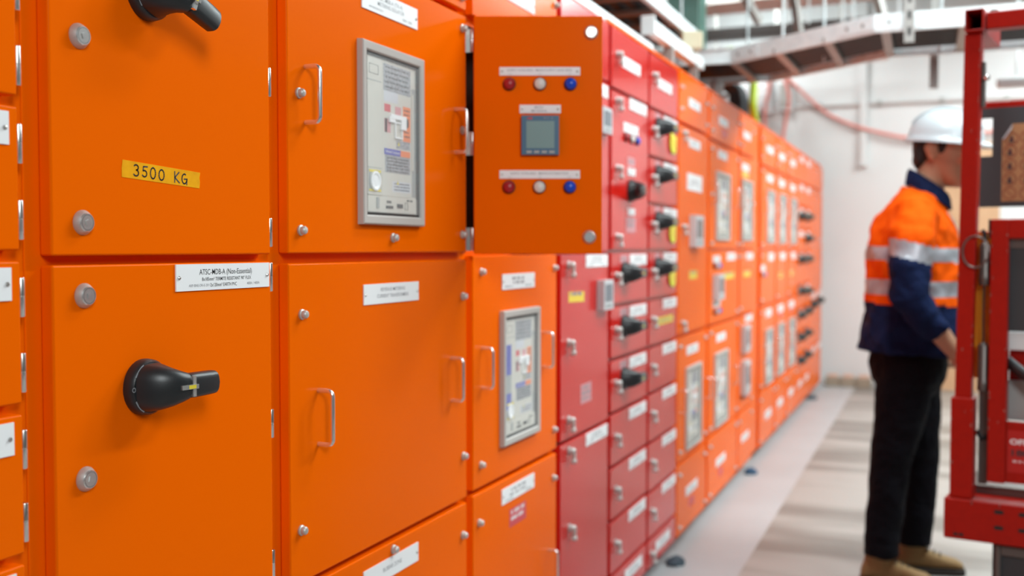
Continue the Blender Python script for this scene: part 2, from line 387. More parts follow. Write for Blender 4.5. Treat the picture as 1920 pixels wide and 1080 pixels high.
FY = -.022     # door face
PLATE = {}
class Door:
    """one door panel of a cabinet and what is fixed on it; positions are given along the row (x) and in height (z)"""
    def __init__(s, cab, cx, x0, x1, z0, z1, colour, name='door', hollow=False):
        s.x0, s.z0, s.w, s.h = x0, z0, x1 - x0, z1 - z0
        m = MB()
        m.box(0, s.w, FY, -.001, 0, s.h, 0)
        s.o = build(name, m, [colour], cab, (x0 - cx, 0, z0), bevel=.0035, seg=3)
    def put(s, name, me, x, z, y=FY, rot=None, bevel=None):
        return link(name, me, s.o, (x - s.x0, y, z - s.z0), rot, bevel)
    def screw(s, *pts):
        for x, z in pts: s.put('panel_screw', hw('screw', screw_mesh), x, z)
    def lock(s, *pts):
        for x, z in pts: s.put('quarter_turn_lock', hw('lock', lock_mesh), x, z, rot=(0, R(random.uniform(-25, 25)), 0))
    def knob(s, *pts):
        for x, z in pts: s.put('wing_knob_lock', hw('knob', knob_lock_mesh), x, z)
    def pull(s, *pts):
        for x, z in pts: s.put('pull_handle', hw('pull', pull_mesh), x, z)
    def rotary(s, x, z, a=0): return s.put('rotary_handle', hw('rotary', rotary_mesh), x, z, rot=(0, R(a), 0))
    def lamp(s, x, z, c): s.put('indicator_lamp', hw('lens' + c, lambda: lens_mesh('lamp_' + c)), x, z)
    def lamps(s, x, z, dx=.072):
        for k, c in enumerate(('red', 'white', 'blue')): s.lamp(x + (k - 1) * dx, z, c)
    def hinges(s, *zs, h=.048):
        for z in zs: s.put('hinge', hw(('hinge', h), lambda: hinge_mesh(h)), s.x0 + s.w + .0045, z, y=-.017)
    def label(s, x, z, lines=None, w=.234, h=.040, seed=0):
        me = label_mesh(w, h, lines, seed) if lines else blank_label(seed % 5, w, h)
        return s.put('label_plate', me, x, z)
    def window(s, x, z, w=.263, h=.356, blue=False):
        s.put('breaker_window_frame', hw(('wf', w, h), lambda: window_frame_mesh(w, h)), x, z)
        s.put('circuit_breaker', hw(('cb', w, h, blue), lambda: breaker_mesh(w, h, blue)), x, z)
        s.put('window_pane', hw(('wp', w, h), lambda: pane_mesh(w, h)), x, z)
    def meter(s, x, z, w=.10, h=.096, d=.022): s.put('digital_meter', hw(('dm', w, h, d), lambda: small_meter_mesh(w, h, d)), x, z, bevel=.003)
    def sticker(s, name, x, z, w, h, m, tilt=0, ink=True, seed=1, inkm='grey_ink'):
        def f():
            q = MB(); q.box(-w / 2, w / 2, -.0004, 0, -h / 2, h / 2, 0)
            if ink:
                for k in range(max(1, int(h / .02))): dashes(q, 0, h * .30 - k * .017 if h > .03 else 0, min(h * .32, .010), -.0007, 1, w * .8, seed + k)
            return q.mesh(name, [m, inkm], smooth=False)
        s.put(name, hw((name, round(w, 3), round(h, 3), m, seed), f), x, z, rot=(0, R(tilt), 0))

ROW_TOP = 2.080; DEPTH = .60
def cabinet(label, x0, x1, colour, open_cell=None, cap='orange'):
    t = thing('switchboard_cabinet', label, 'electrical cabinet', (x0, 0, 0), 0, 'switchboard cabinets in a row')
    w = x1 - x0; m = MB()
    if not open_cell:
        m.box(.0005, w - .0005, 0, DEPTH, .052, ROW_TOP, 0)
    else:
        a, b, z0, z1 = open_cell          # a real cell behind the open door
        a -= x0; b -= x0
        m.box(.0005, w - .0005, .30, DEPTH, .052, ROW_TOP, 0); m.box(.0005, w - .0005, 0, .30, .052, z0, 0); m.box(.0005, w - .0005, 0, .30, z1, ROW_TOP, 0)
        m.box(.0005, a, 0, .30, z0, z1, 0); m.box(b, w - .0005, 0, .30, z0, z1, 0)
        m.box(a, b, .290, .2995, z0, z1, 1)
        for q in ((a - .001, a + .002, z0, z1), (b - .002, b + .001, z0, z1), (a, b, z0 - .001, z0 + .002), (a, b, z1 - .002, z1 + .001)): m.box(q[0], q[1], .001, .290, q[2], q[3], 1)  # dark skin on the cell walls puts the interior's shade into colour
    build('carcass', m, [colour, 'cell_shade'], t, bevel=.002)
    m = MB(); m.box(0, w, .05, DEPTH - .02, 0, .0515, 0); build('plinth', m, ['plinth'], t)
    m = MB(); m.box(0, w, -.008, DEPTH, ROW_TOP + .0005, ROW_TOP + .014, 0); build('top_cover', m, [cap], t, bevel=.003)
    return t
def door(t, x0, x1, z0, z1, colour='orange', name='door'): return Door(t, t.location.x, x0, x1, z0, z1, colour, name)

# ------------------------------------------------------------------ the row of cabinets, near end to far end
GAP = .0065
# narrow-cell cabinet at the near end
t = cabinet('orange switchboard cabinet nearest the camera, cut off by the picture edge, small hinged doors', .45, 1.012, 'orange')
SE = [.06, .175, .37, .558, .745, .932, 1.118, 1.306, 1.494, 1.680, 1.867, 2.072]
for k in range(len(SE) - 1):
    d = door(t, .475, .986, SE[k] + GAP, SE[k + 1] - GAP)
    h = d.h
    if h > .15:
        d.label(.853, SE[k + 1] - .034, [('ARP-', .07, .004, .008, .03)], seed=k)
        d.hinges(SE[k] + .02, SE[k + 1] - .075)
        d.lock((.52, SE[k] + h * .5))

# cabinet with the two black rotary handles
t = cabinet('orange cabinet with two large black rotary handles and yellow tape reading 3500 KG', 1.012, 1.532, 'orange')
d = door(t, 1.036, 1.511, 1.3055, 1.862)
d.lock((1.086, 1.591), (1.088, 1.349)); d.rotary(1.214, 1.675, 20); d.hinges(1.318, 1.569, 1.79)
q = MB()   # masking tape with torn ends, handwriting on it
q.prism([(-.083, -.012), (-.0835, .000), (-.082, .012), (.083, .012), (.0815, .004), (.083, -.003), (.082, -.012)], -.0006, 0, 0)
def pen(strokes, x, s=1.0, z=0):
    for st in strokes: q.strip([(x + a * s * .0105, z + (b - .5) * s * .0150) for a, b in st], .0021, -.0009, 1)
arc = lambda cx, cz, rx, rz, a0, a1, n=10: [(cx + rx * math.cos(R(a0 + (a1 - a0) * k / n)), cz + rz * math.sin(R(a0 + (a1 - a0) * k / n))) for k in range(n + 1)]
pen([arc(.4, .78, .42, .24, 150, -80) + arc(.4, .27, .5, .28, 85, -150)], -.060)
pen([[(.95, 1.0), (.2, .97), (.12, .58)] + arc(.4, .32, .45, .3, 110, -150)], -.043)
pen([arc(.5, .48, .50, .52, 80, 440, 16)], -.0265); pen([arc(.5, .45, .52, .50, 80, 440, 16)], -.0085)
pen([[(.1, 1.0), (.14, -.05)], [(1.0, .98), (.14, .42), (1.15, -.05)]], .024)
pen([arc(.55, .42, .52, .48, 60, 345, 14), [(.5, .40), (1.12, .42)], [(1.1, .45), (1.08, -.12)]], .041)
link('masking_tape', q.mesh('masking_tape', ['tape', 'ink'], smooth=False), d.o, (1.245 - d.x0, FY, 1.4215 - d.z0), (0, R(2.5), 0))
d = door(t, 1.036, 1.511, .742, 1.2935)
d.lock((1.089, 1.253), (1.087, 1.011), (1.087, .79)); d.rotary(1.198, 1.120, 0); d.hinges(1.243, .995, .755)
d.label(1.386, 1.2715, [('ATSC-MDB-A (Non-Essential)', .002, .0080, .0084, .132), ('8x185mm\u00b2 TERMITE RESISTANT 90\u00b0 FLEX', .004, -.0030, .0054, .124),
                        ('ARP-BNE-DR-E-2011', -.064, -.0122, .0040, .050, 3), ('2x120mm\u00b2 EARTH PVC', -.005, -.0122, .0054, .066), ('400A / 400A', .072, -.0122, .0043, .034, 3)])
d = door(t, 1.036, 1.511, .062, .730); d.lock((1.088, .69), (1.088, .10)); d.hinges(.68, .10)
d = door(t, 1.036, 1.511, 1.874, 2.070); d.screw((1.06, 2.04), (1.06, 1.90), (1.48, 2.04), (1.48, 1.90))

# wide cabinet: metering isolator above, revenue metering below
t = cabinet('wide orange cabinet with a breaker window above and a revenue metering door below', 1.532, 2.322, 'orange')
d = door(t, 1.563, 2.3065, 1.3065, 1.860)
d.window(1.9315, 1.540); d.pull((1.619, 1.586), (2.2435, 1.586))
d.screw((1.597, 1.586), (1.600, 1.347), (1.940, 1.337), (2.283, 1.828), (2.282, 1.591), (2.281, 1.348), (1.597, 1.828))
d.label(1.934, 1.802, [('SSC-MSB-A (TX-A)', 0, .0100, .0078, .098, 3), ('METERING ISOLATOR', 0, -.0015, .0078, .112, 3), ('ARP-BNE-DR-E-2011', -.062, -.0130, .0042, .058, 3), ('3200A / 3200A', .070, -.0135, .0048, .044, 3)], h=.043)
d = door(t, 1.563, 2.3065, .722, 1.289)
d.label(1.9355, 1.2245, [('REVENUE METERING', .002, .0085, .0072, .104, 3), ('CURRENT TRANSFORMERS', .002, -.0045, .0072, .134, 3)])
d.screw((1.602, 1.199), (2.283, 1.203), (2.285, .824), (1.595, .817)); d.pull((1.655, 1.009), (2.2205, 1.0135))
d = door(t, 1.563, 2.3065, .062, .709)
d.label(1.930, .660, [('BUSBAR ZONE', 0, .002, .0085, .080, 3)]); d.screw((1.936, .693), (2.281, .636), (1.60, .63)); d.pull((1.655, .38), (2.22, .38))
d = door(t, 1.563, 2.3065, 1.872, 2.070); d.screw((2.283, 2.03), (1.60, 2.03), (2.283, 1.90), (1.60, 1.90)); d.label(1.93, 1.97, seed=1)

# cabinet with the instrument door standing open
t = cabinet('orange cabinet whose upper door stands open towards the camera, breaker window lower down', 2.322, 2.962, 'orange', open_cell=(2.338, 2.64, 1.316, 1.852))
d = door(t, 2.343, 2.9445, 1.872, 2.070); d.label(2.64, 1.975, [(None, 0, .008, .0075, .12), (None, -.07, -.013, .0045, .06), (None, .07, -.013, .0045, .05)]); d.screw((2.93, 2.017), (2.36, 2.017))
d = door(t, 2.652, 2.9445, 1.3055, 1.860); d.screw((2.925, 1.828), (2.925, 1.345)); d.label(2.80, 1.80, seed=3)
d = door(t, 2.3435, 2.9445, .727, 1.2975)
d.label(2.642, 1.229, [(None, 0, .008, .0075, .10), (None, 0, -.003, .0075, .085), (None, -.07, -.0125, .0040, .06), (None, .07, -.0125, .0040, .05)]); d.window(2.645, .980, .267, .350, True)
d.pull((2.396, 1.0215), (2.831, 1.0285)); d.screw((2.393, 1.258), (2.924, 1.259), (2.389, .783), (2.921, .787))
d = door(t, 2.3435, 2.9445, .062, .714)
d.label(2.640, .672, seed=2); d.sticker('danger_sticker', 2.637, .604, .120, .048, 'sticker_red', inkm='label'); d.screw((2.378, .642), (2.917, .646), (2.378, .11)); d.pull((2.873, .395))
# the open door itself, hinged on its near edge
dw = .3035; HX, HY = 2.3335, -.030
m = MB(); m.box(0, dw, FY, -.001, 0, .560, 0)
o = build('open_door', m, ['orange'], t, (HX - 2.322, HY, 1.302), (0, 0, R(-68.1)), bevel=.003, seg=3); o['label'] = 'opened instrument door with lamps and a blue meter'
class OD(Door):
    def __init__(s, o): s.o = o; s.x0 = 0; s.z0 = 0; s.w = dw; s.h = .56
d = OD(o)
m = MB(); m.box(.0012, .020, -.0045, 0, 1.306, 1.860); build('gap_shade_strip', m, ['dark'], t)  # dark strip added to paint the shade in the gap at the hinge
L3 = [('L1', -.070, -.0062, .0032, .006, 3), ('L2', 0, -.0062, .0032, .006, 3), ('L3', .070, -.0062, .0032, .006, 3)]
d.label(.156, .430, [('SUPPLY AVAILABLE - MAINS SUPPLY (LINE SIDE)', -.001, .0025, .0052, .152, 3)] + L3, .190, .0195)
d.label(.156, .188, [('SUPPLY AVAILABLE - MAINS DISTRIBUTION', -.001, .0025, .0052, .136, 3)] + L3, .190, .0195)
d.label(.157, .3415, [('MAINS', -.003, .0042, .0052, .020, 3), ('METERING', -.003, -.0042, .0052, .036, 3)], .097, .0195)
d.lamps(.156, .400); d.lamps(.155, .158); d.lock((.276, .520), (.273, .040))
m = MB()
m.box(-.0440, .0440, -.012, 0, -.0460, .0460, 0); m.box(-.0330, .0330, -.0128, -.010, -.0310, .0330, 1)
text_faces(m, 'ABB', -.0250, .0395, .0050, -.0124, 2, .0125, bold=.03); dashes(m, .019, .0395, .0028, -.0124, 4, .022, 3)
for k in range(4): m.box(-.0325 + k * .0178, -.0325 + k * .0178 + .0125, -.0130, -.010, -.0425, -.0365, 3)
d.put('power_meter', m.mesh('power_meter', ['meter_blue', 'screen', 'tag_red', 'cream_dark', 'paper'], smooth=False), .157, .2795, bevel=.002)
for z in (.035, .262, .505): d.put('hinge', hw(('hinge2',), lambda: hinge_mesh(.055)), -.004, z - .0275, y=-.006)

# red columns
t = cabinet('wide red cabinet with tall doors, between the open orange door and narrower red columns', 2.962, 3.482, 'red', cap='glint_trim')  # white top cover paints in a lamp's bright reflection on the trim
d = door(t, 2.982, 3.468, 1.876, 2.070, 'red'); d.knob((3.05, 1.985), (3.05, 1.90)); d.label(3.20, 1.975, seed=0)
d = door(t, 2.982, 3.468, 1.306, 1.865, 'red'); d.knob((3.05, 1.82), (3.05, 1.59), (3.05, 1.355)); d.label(3.335, 1.836, seed=1); d.meter(3.385, 1.735, .105, .085)
d = door(t, 2.982, 3.468, .737, 1.2965, 'red'); d.knob((3.048, 1.265), (3.05, 1.03), (3.051, .795))
d.label(3.336, 1.2755, seed=2); d.sticker('yellow_note', 3.130, 1.166, .150, .032, 'tape_pale', tilt=1.5, inkm='sticker_blue'); d.meter(3.392, 1.162, .105, .098, .026)
d.sticker('faded_sticker', 3.227, .856, .11, .062, 'sticker_pink')
d = door(t, 2.982, 3.468, .062, .726, 'red'); d.knob((3.057, .700), (3.063, .462)); d.label(3.341, .703, seed=3)

t = cabinet('red column with three black rotary handles on small doors below a tall lamp door', 3.482, 3.995, 'red')
d = door(t, 3.502, 3.985, 1.866, 2.070, 'red'); d.knob((3.564, 1.983)); d.label(3.745, 1.970, seed=0)
d = door(t, 3.502, 3.985, 1.311, 1.855, 'red'); d.knob((3.559, 1.824), (3.562, 1.593), (3.565, 1.356))
d.label(3.838, 1.834, seed=1); d.label(3.740, 1.744, w=.19, h=.034, seed=2); d.lamps(3.745, 1.708)
d.sticker('small_notice', 3.75, 1.628, .10, .030, 'sticker_pink'); d.label(3.75, 1.592, w=.10, h=.026, seed=3); d.rotary(3.735, 1.523, 180)
d.label(3.75, 1.448, w=.09, h=.024, seed=4); d.sticker('pink_notice', 3.75, 1.400, .125, .055, 'sticker_pink')
ze = [1.306, 1.118, .932, .745, .560, .371, .180, .055]
for k in range(7):
    d = door(t, 3.502, 3.985, ze[k + 1] + .006, ze[k] - .006, 'red'); zc = ze[k]
    d.label(3.848, zc - .032, seed=k) if k < 6 else d.label(3.80, zc - .05, seed=k)
    d.knob((3.561, zc - .084))
    if k < 3: d.rotary(3.655, zc - .078); d.sticker('small_notice', 3.66, zc - .028, .10, .030, 'sticker_pink', ink=False)

t = cabinet('red column with yellow warning tags hung beside black rotary handles', 3.995, 4.483, 'red')
zf = [2.070, 1.857, 1.670, 1.488, 1.306, 1.118, .932, .749, .556, .362, .175, .055]
for k in range(11):
    d = door(t, 4.013, 4.474, zf[k + 1] + .006, zf[k] - .006, 'red'); zc = zf[k]
    if k == 0: d.label(4.243, 1.968, seed=0); d.knob((4.062, 1.987)); continue
    d.label(4.348, zc - .028, seed=k) if k < 10 else d.label(4.25, zc - .055, seed=k)
    d.knob((4.062, zc - .078) if k < 10 else (4.062, zc - .06))
    if k < 5 and k != 5: d.rotary(4.130, zc - .066); d.sticker('small_notice', 4.14, zc - .022, .09, .026, 'sticker_pink', ink=False)
    if k in (1, 3, 4):
        q = MB(); q.prism([(-.05, .035), (.05, .035), (.05, -.02), (.038, -.036), (.015, -.043), (-.015, -.043), (-.038, -.036), (-.05, -.02)], -.002, 0, 0); q.box(-.03, .03, -.0024, -.002, -.022, .02, 1)
        d.put('warning_tag', hw('wtag', lambda: q.mesh('warning_tag', ['tag', 'tape_pale'], smooth=False)), 4.372, zc - .105, y=-.028, rot=(0, R(8), 0))
    if k == 5: d.sticker('yellow_note', 4.275, zc - .094, .27, .030, 'tape_pale')

# far orange columns
def far(label, x0, x1, left, right): return cabinet(label, x0, x1, 'orange'), x0 + left, x1 - right
t, a, b = far('orange column with a tall plain door, first orange one beyond the red columns', 4.483, 5.125, .020, .020)
d = door(t, a, b, 1.862, 2.070); d.label(4.805, 1.962, seed=0); d.screw((4.545, 2.008), (4.538, 1.914), (5.07, 2.0), (5.07, 1.90))
d = door(t, a, b, .942, 1.848); d.knob((4.581, 1.815), (4.581, 1.41), (4.582, .99)); d.label(4.81, 1.786, seed=1); d.label(4.815, 1.612, w=.31, h=.075, seed=2); d.meter(4.80, 1.393, .17, .142, .03); d.sticker('yellow_note', 4.80, 1.196, .16, .038, 'tape_pale')
d = door(t, a, b, .387, .928); d.label(4.79, .860, seed=3); d.window(4.80, .602, .30, .37); d.pull((4.56, .65), (5.06, .65)); d.screw((4.54, .89), (4.54, .43), (5.07, .89), (5.07, .43))
d = door(t, a, b, .062, .373); d.label(4.79, .227, seed=4); d.screw((4.54, .33), (4.54, .10), (5.07, .33), (5.07, .10)); d.sticker('danger_sticker', 4.79, .165, .10, .04, 'sticker_red', ink=False)

t, a, b = far('orange column with two breaker windows and lamp clusters, wider of the paired window columns', 5.125, 5.975, .028, .018)
d = door(t, a, b, 1.852, 2.070); d.label(5.49, 1.960, seed=1); d.screw((5.20, 2.0), (5.20, 1.89), (5.91, 2.0), (5.91, 1.89)); d.sticker('danger_sticker', 5.52, 1.905, .10, .04, 'sticker_red', ink=False)
d = door(t, a, b, 1.314, 1.840); d.label(5.475, 1.790, seed=2); d.window(5.475, 1.528, .34, .345); d.pull((5.22, 1.585), (5.80, 1.585)); d.screw((5.20, 1.80), (5.20, 1.34), (5.91, 1.80), (5.91, 1.34), (5.20, 1.58))
d = door(t, a, b, .943, 1.303); d.label(5.34, 1.262, w=.17, h=.034, seed=0); d.lamps(5.34, 1.228, .06); d.meter(5.33, 1.123, .15, .126, .03); d.label(5.345, 1.040, w=.17, h=.034, seed=3); d.lamps(5.345, 1.000, .06)
d.label(5.735, 1.272, seed=4); d.sticker('yellow_note', 5.675, 1.172, .30, .034, 'tape_pale'); d.screw((5.91, 1.27), (5.91, .97))
d = door(t, a, b, .395, .930); d.label(5.465, .862, seed=1); d.window(5.46, .602, .33, .375); d.pull((5.21, .63), (5.80, .63)); d.screw((5.2, .90), (5.2, .43), (5.91, .9), (5.91, .43))
d = door(t, a, b, .062, .382); d.label(5.48, .225, seed=2); d.screw((5.2, .34), (5.91, .34), (5.2, .1), (5.91, .1)); d.sticker('danger_sticker', 5.48, .165, .10, .04, 'sticker_red', ink=False)

t, a, b = far('narrow orange column with one breaker window, followed by a plain filler strip', 5.975, 6.700, .026, .24)
d = door(t, a, b, 1.852, 2.070); d.label(6.20, 1.960, seed=3); d.screw((6.02, 2.0), (6.42, 2.0), (6.02, 1.89))
d = door(t, a, b, 1.314, 1.840); d.label(6.16, 1.776, seed=4); d.sticker('yellow_note', 6.16, 1.735, .2, .03, 'tape_pale'); d.window(6.20, 1.532, .34, .345); d.pull((6.04, 1.585)); d.screw((6.43, 1.58), (6.03, 1.34))
d = door(t, a, b, .943, 1.303); d.label(6.32, 1.271, seed=0); d.sticker('yellow_note', 6.25, 1.17, .22, .034, 'tape_pale'); d.screw((6.02, 1.27), (6.02, .98))
d = door(t, a, b, .395, .930); d.label(6.31, .908, seed=1); d.meter(6.14, .80, .16, .15, .03); d.meter(6.14, .58, .16, .19, .03); d.lamps(6.16, .47, .06); d.screw((6.4, .43))
d = door(t, a, b, .062, .382); d.label(6.22, .225, seed=2); d.screw((6.02, .34), (6.42, .34))
m = MB(); m.box(.505, .715, -.012, -.001, .062, 2.07, 0); build('filler_panel', m, ['orange'], t, bevel=.003)

jl = ['orange column with stacked breaker windows, nearest of a run of three alike', 'orange column with stacked breaker windows, in the middle of a run of three', 'orange column with stacked breaker windows, last before the black-handled columns']
for k, (x0, x1, xw) in enumerate(((6.70, 7.38, 7.13), (7.38, 7.96, 7.69), (7.96, 8.55, 8.28))):
    t, a, b = far(jl[k], x0, x1, .04, .018); xa = a + .04
    d = door(t, a, b, 1.842, 2.070); d.label(xw - .03, 1.955, w=.28, h=.045, seed=k); d.screw((xa, 2.0), (xa, 1.89), (b - .03, 2.0))
    d = door(t, a, b, 1.314, 1.828); d.label(xw - .03, 1.770, w=.27, h=.045, seed=k + 1); d.window(xw, 1.522, .32, .345); d.pull((a + .05, 1.58)); d.screw((xa, 1.8), (xa, 1.34), (b - .03, 1.58))
    d = door(t, a, b, .958, 1.303); d.label(xw + .05, 1.260, w=.22, h=.05, seed=k + 2); d.screw((xa, 1.27), (xa, .99))
    if k == 0: d.label(xa + .06, 1.19, w=.16, h=.04, seed=2); d.lamps(xa + .06, 1.15, .05)
    else: d.sticker('yellow_note', xw - .05, 1.13, .15, .04, 'tape_pale')
    d = door(t, a, b, .42, .945); d.label(xw - .04, .895, w=.25, h=.05, seed=k + 3); d.window(xw - .03, .612, .32, .36); d.pull((a + .05, .65)); d.screw((xa, .91), (xa, .45))
    d = door(t, a, b, .062, .408); d.label(xw - .03, .23, w=.25, h=.05, seed=k + 4); d.screw((xa, .36), (b - .03, .36), (xa, .1))
    if k: d.sticker('danger_sticker', xw - .03, .85, .12, .035, 'sticker_red', ink=False)

kl = ['orange column with black rotary handles just past the last breaker window', 'orange column with black rotary handles, second of the far plain columns', 'orange plain column with one black handle near the far end of the row', 'orange end column of the row beside the white wall']
hz = ([1.572, 1.232, .984, .794, .616, .432], [1.576, 1.40, 1.232, .968, .80, .621, .438], [.834], [.847])
kb = [8.55, 8.99, 9.45, 9.92, 10.40]
for k in range(4):
    t, a, b = far(kl[k], kb[k], kb[k + 1], .02, .012)
    zs = [.062, .28, .47, .66, .85, 1.04, 1.30, 1.48, 1.66, 1.85, 2.076] if k < 2 else [.062, .47, .95, 1.40, 1.85, 2.076]
    for z0, z1 in zip(zs, zs[1:]):
        d = door(t, a, b, z0, z1 - .012)
        if k < 2 or z1 < 1: d.label(b - .16, z1 - .05, w=.2, h=.045, seed=k)
        d.screw((a + .04, z1 - .06))
        for z in hz[k]:
            if z0 < z < z1: d.rotary(a + .09, z)

# ------------------------------------------------------------------ the room
def floor_mat():
    m = bpy.data.materials.new('concrete_floor'); m.use_nodes = True; nt = m.node_tree; b = nt.nodes['Principled BSDF']; N = nt.nodes.new; Lk = nt.links.new
    tc = N('ShaderNodeTexCoord'); sp = N('ShaderNodeSeparateXYZ'); Lk(tc.outputs['Object'], sp.inputs[0])
    n = N('ShaderNodeTexNoise'); n.inputs['Scale'].default_value = 3; n.inputs['Detail'].default_value = 8; Lk(tc.outputs['Object'], n.inputs['Vector'])
    mp = N('ShaderNodeMapping'); mp.inputs['Scale'].default_value = (2.2, .35, 1); Lk(tc.outputs['Object'], mp.inputs['Vector'])
    n2 = N('ShaderNodeTexNoise'); n2.inputs['Scale'].default_value = 1.6; n2.inputs['Detail'].default_value = 3; Lk(mp.outputs[0], n2.inputs['Vector'])
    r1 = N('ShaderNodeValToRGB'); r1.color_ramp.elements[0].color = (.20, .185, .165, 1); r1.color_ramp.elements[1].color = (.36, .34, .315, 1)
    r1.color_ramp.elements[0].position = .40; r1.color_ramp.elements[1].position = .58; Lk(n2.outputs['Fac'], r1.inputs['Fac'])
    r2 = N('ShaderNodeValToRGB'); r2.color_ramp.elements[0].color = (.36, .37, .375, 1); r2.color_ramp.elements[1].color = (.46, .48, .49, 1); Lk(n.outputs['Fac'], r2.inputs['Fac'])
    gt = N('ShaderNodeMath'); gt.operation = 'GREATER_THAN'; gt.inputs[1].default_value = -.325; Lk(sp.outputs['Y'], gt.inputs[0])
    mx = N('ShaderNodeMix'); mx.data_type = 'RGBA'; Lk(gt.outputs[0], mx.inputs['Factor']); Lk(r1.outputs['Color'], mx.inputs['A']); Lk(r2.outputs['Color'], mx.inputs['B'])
    Lk(mx.outputs['Result'], b.inputs['Base Color']); b.inputs['Roughness'].default_value = .42
    return m
def wall_mat(name, c0, c1):
    return mat(name, c0, .6, vary=(1.4, c1, .35, .7))
FM = floor_mat()
m = MB(); m.box(-3, 11.2, -5.4, 2.6, -.1, 0, 0); struct('floor', m, [FM])
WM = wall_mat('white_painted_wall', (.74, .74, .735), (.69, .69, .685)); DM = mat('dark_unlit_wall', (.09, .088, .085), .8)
m = MB(); m.box(10.76, 10.96, -5.4, 2.6, 0, 4.2, 0); struct('wall_back', m, [WM])
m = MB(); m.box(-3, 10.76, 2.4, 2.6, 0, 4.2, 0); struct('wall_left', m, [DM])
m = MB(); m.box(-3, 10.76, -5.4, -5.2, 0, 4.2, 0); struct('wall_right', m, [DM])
m = MB(); m.box(-3, 11.2, -5.4, 2.6, 4.2, 4.3, 0)
for k in range(24): m.box(-3, 10.76, -5.3 + k * .33, -5.3 + k * .33 + .12, 4.12, 4.2, 0)
struct('ceiling', m, [mat('grey_roof_sheet', (.20, .19, .185), .6)])
m = MB(); m.box(10.735, 10.759, -5.2, -.58, 0, .09, 0); struct('baseboard_back', m, ['white_plate'])

def tubed(name, pts, r, m, label, cat, group=None, n=10):
    o = build(name, MB().tube(pts, r, n), [m]); return tag(o, label, cat, group)
def curve(pts, n=8):       # Catmull-Rom through the points
    P = [Vector(p) for p in pts]; P = [P[0] * 2 - P[1]] + P + [P[-1] * 2 - P[-2]]; out = []
    for i in range(1, len(P) - 2):
        for k in range(n):
            t = k / n; a, b, c, d = P[i - 1:i + 3]
            out.append(.5 * ((2 * b) + (c - a) * t + (2 * a - 5 * b + 4 * c - d) * t * t + (3 * b - a - 3 * c + d) * t ** 3))
    return out + [P[-2]]

# conduit on the back wall
t = thing('wall_conduit', 'thin horizontal conduit with clips running across the white back wall', 'conduit', (10.74, -.5, 2.69))
build('pipe', MB().tube([(0, .85, 0), (0, -4.5, -.02)], .014, 10), ['duct'], t)
for k in range(7): build('clip', MB().box(-.018, .0195, -.02, .02, -.024, .024), ['galv_dull'], t, (0, .55 - k * .55, 0))
t = thing('wall_conduit', 'vertical conduit dropping down the white back wall', 'conduit', (10.73, -.36, 2.11))
build('pipe', MB().box(-.022, .029, -.032, .032, 0, 1.9, 0), [WM], t, bevel=.006); build('end_cap', MB().box(-.03, .029, -.04, .04, -.012, .02, 0), [WM], t, bevel=.004)
# white duct end on the wall and the grille next to it
t = thing('duct_outlet', 'white box-shaped duct high on the back wall above the cabinet row', 'duct', (10.55, .62, 2.63))
m = MB(); m.box(-.2, .208, -.13, .13, 0, .41, 0); build('body', m, ['duct_white'], t, bevel=.01)
for k in range(5): build('seam', MB().box(-.206, .2, -.135, .135, .05 + k * .075, .058 + k * .075, 0), ['galv'], t)
t = thing('junction_box', 'grey metal box hanging on the back wall beside the white duct', 'box', (10.70, .36, 2.66))
build('body', MB().box(-.05, .059, -.07, .07, 0, .28), ['galv'], t, bevel=.006); build('lid', MB().box(-.058, -.05, -.06, .06, .02, .26), ['galv_dull'], t, bevel=.003)

# plywood sheet leaning on the back wall
t = build('plywood_sheet', MB().box(-.012, .012, -.29, .29, 0, 2.29), ['ply'], None, (10.66, -1.265, 0), (0, R(1.4), 0), bevel=.003)
tag(t, 'tall tan plywood sheet leaning on the white back wall behind the worker', 'board')
# blocks at the foot of the wall
for k in range(3):
    t = thing('masonry_block', ['grey-brown block with pinkish top, beside the end of the cabinet row', 'grey-brown block with pinkish top, middle of three at the wall foot', 'grey-brown block with pinkish top, farthest from the cabinet row'][k],
              'block', (10.60, -.115 - k * .142, 0), 0, 'blocks at the foot of the back wall')
    build('body', MB().box(-.07, .07, -.068, .068, 0, .085), ['brick'], t, bevel=.006)
    m = MB(); m.prism([(-.048, 0), (.048, 0), (.042, .030), (-.042, .030)], -.05, .05); build('top', m, ['brick_top'], t, (0, 0, .085), (0, 0, R(90)), bevel=.006)
t = build('paper_bag', MB().rings([[(.05 * sx, .04 * sy, z) for sx, sy in ((-s, -s), (s, -s), (s, s), (-s, s))] for s, z in ((1, 0), (1.1, .05), (.9, .11), (.4, .15))]), ['white_plate'], None, (10.62, -.56, 0), bevel=.008)
tag(t, 'small crumpled white bag beside the blocks at the wall', 'bag')

# steel column, roof steel and ducts
t = thing('steel_column', 'green painted steel column behind the cabinet row', 'column', (8.02, .74, 0))
m = MB(); m.box(-.012, .012, -.12, .12, 0, 4.12); build('web', m, ['green'], t, bevel=.003)
for s in (-1, 1): build('flange', MB().box(s * .115 - .012 if s > 0 else -.127, s * .115 + .012 if s > 0 else -.103, -.12, .12, 0, 4.12), ['green'], t, bevel=.003)
for s in (-1, 1): build('bolt', MB().lathe_y([(.014, 0), (.014, -.008), (.012, -.011), (.0001, -.011)], 6), ['steel'], t, (-.127, s * .06, 3.28), (0, 0, R(-90)))
def bar(name, p0, p1, w, h, m, label, cat, group=None):
    p0, p1 = Vector(p0), Vector(p1); d = (p1 - p0); ax = d / 2; sd = d.cross(Vector((0, 0, 1))).normalized() * w / 2
    if sd.length < 1e-6: sd = Vector((w / 2, 0, 0))
    up = sd.cross(d).normalized() * h / 2
    o = build(name, MB().obox((0, 0, 0), ax, sd, up), [m], None, (p0 + p1) / 2, bevel=.003); return tag(o, label, cat, group)
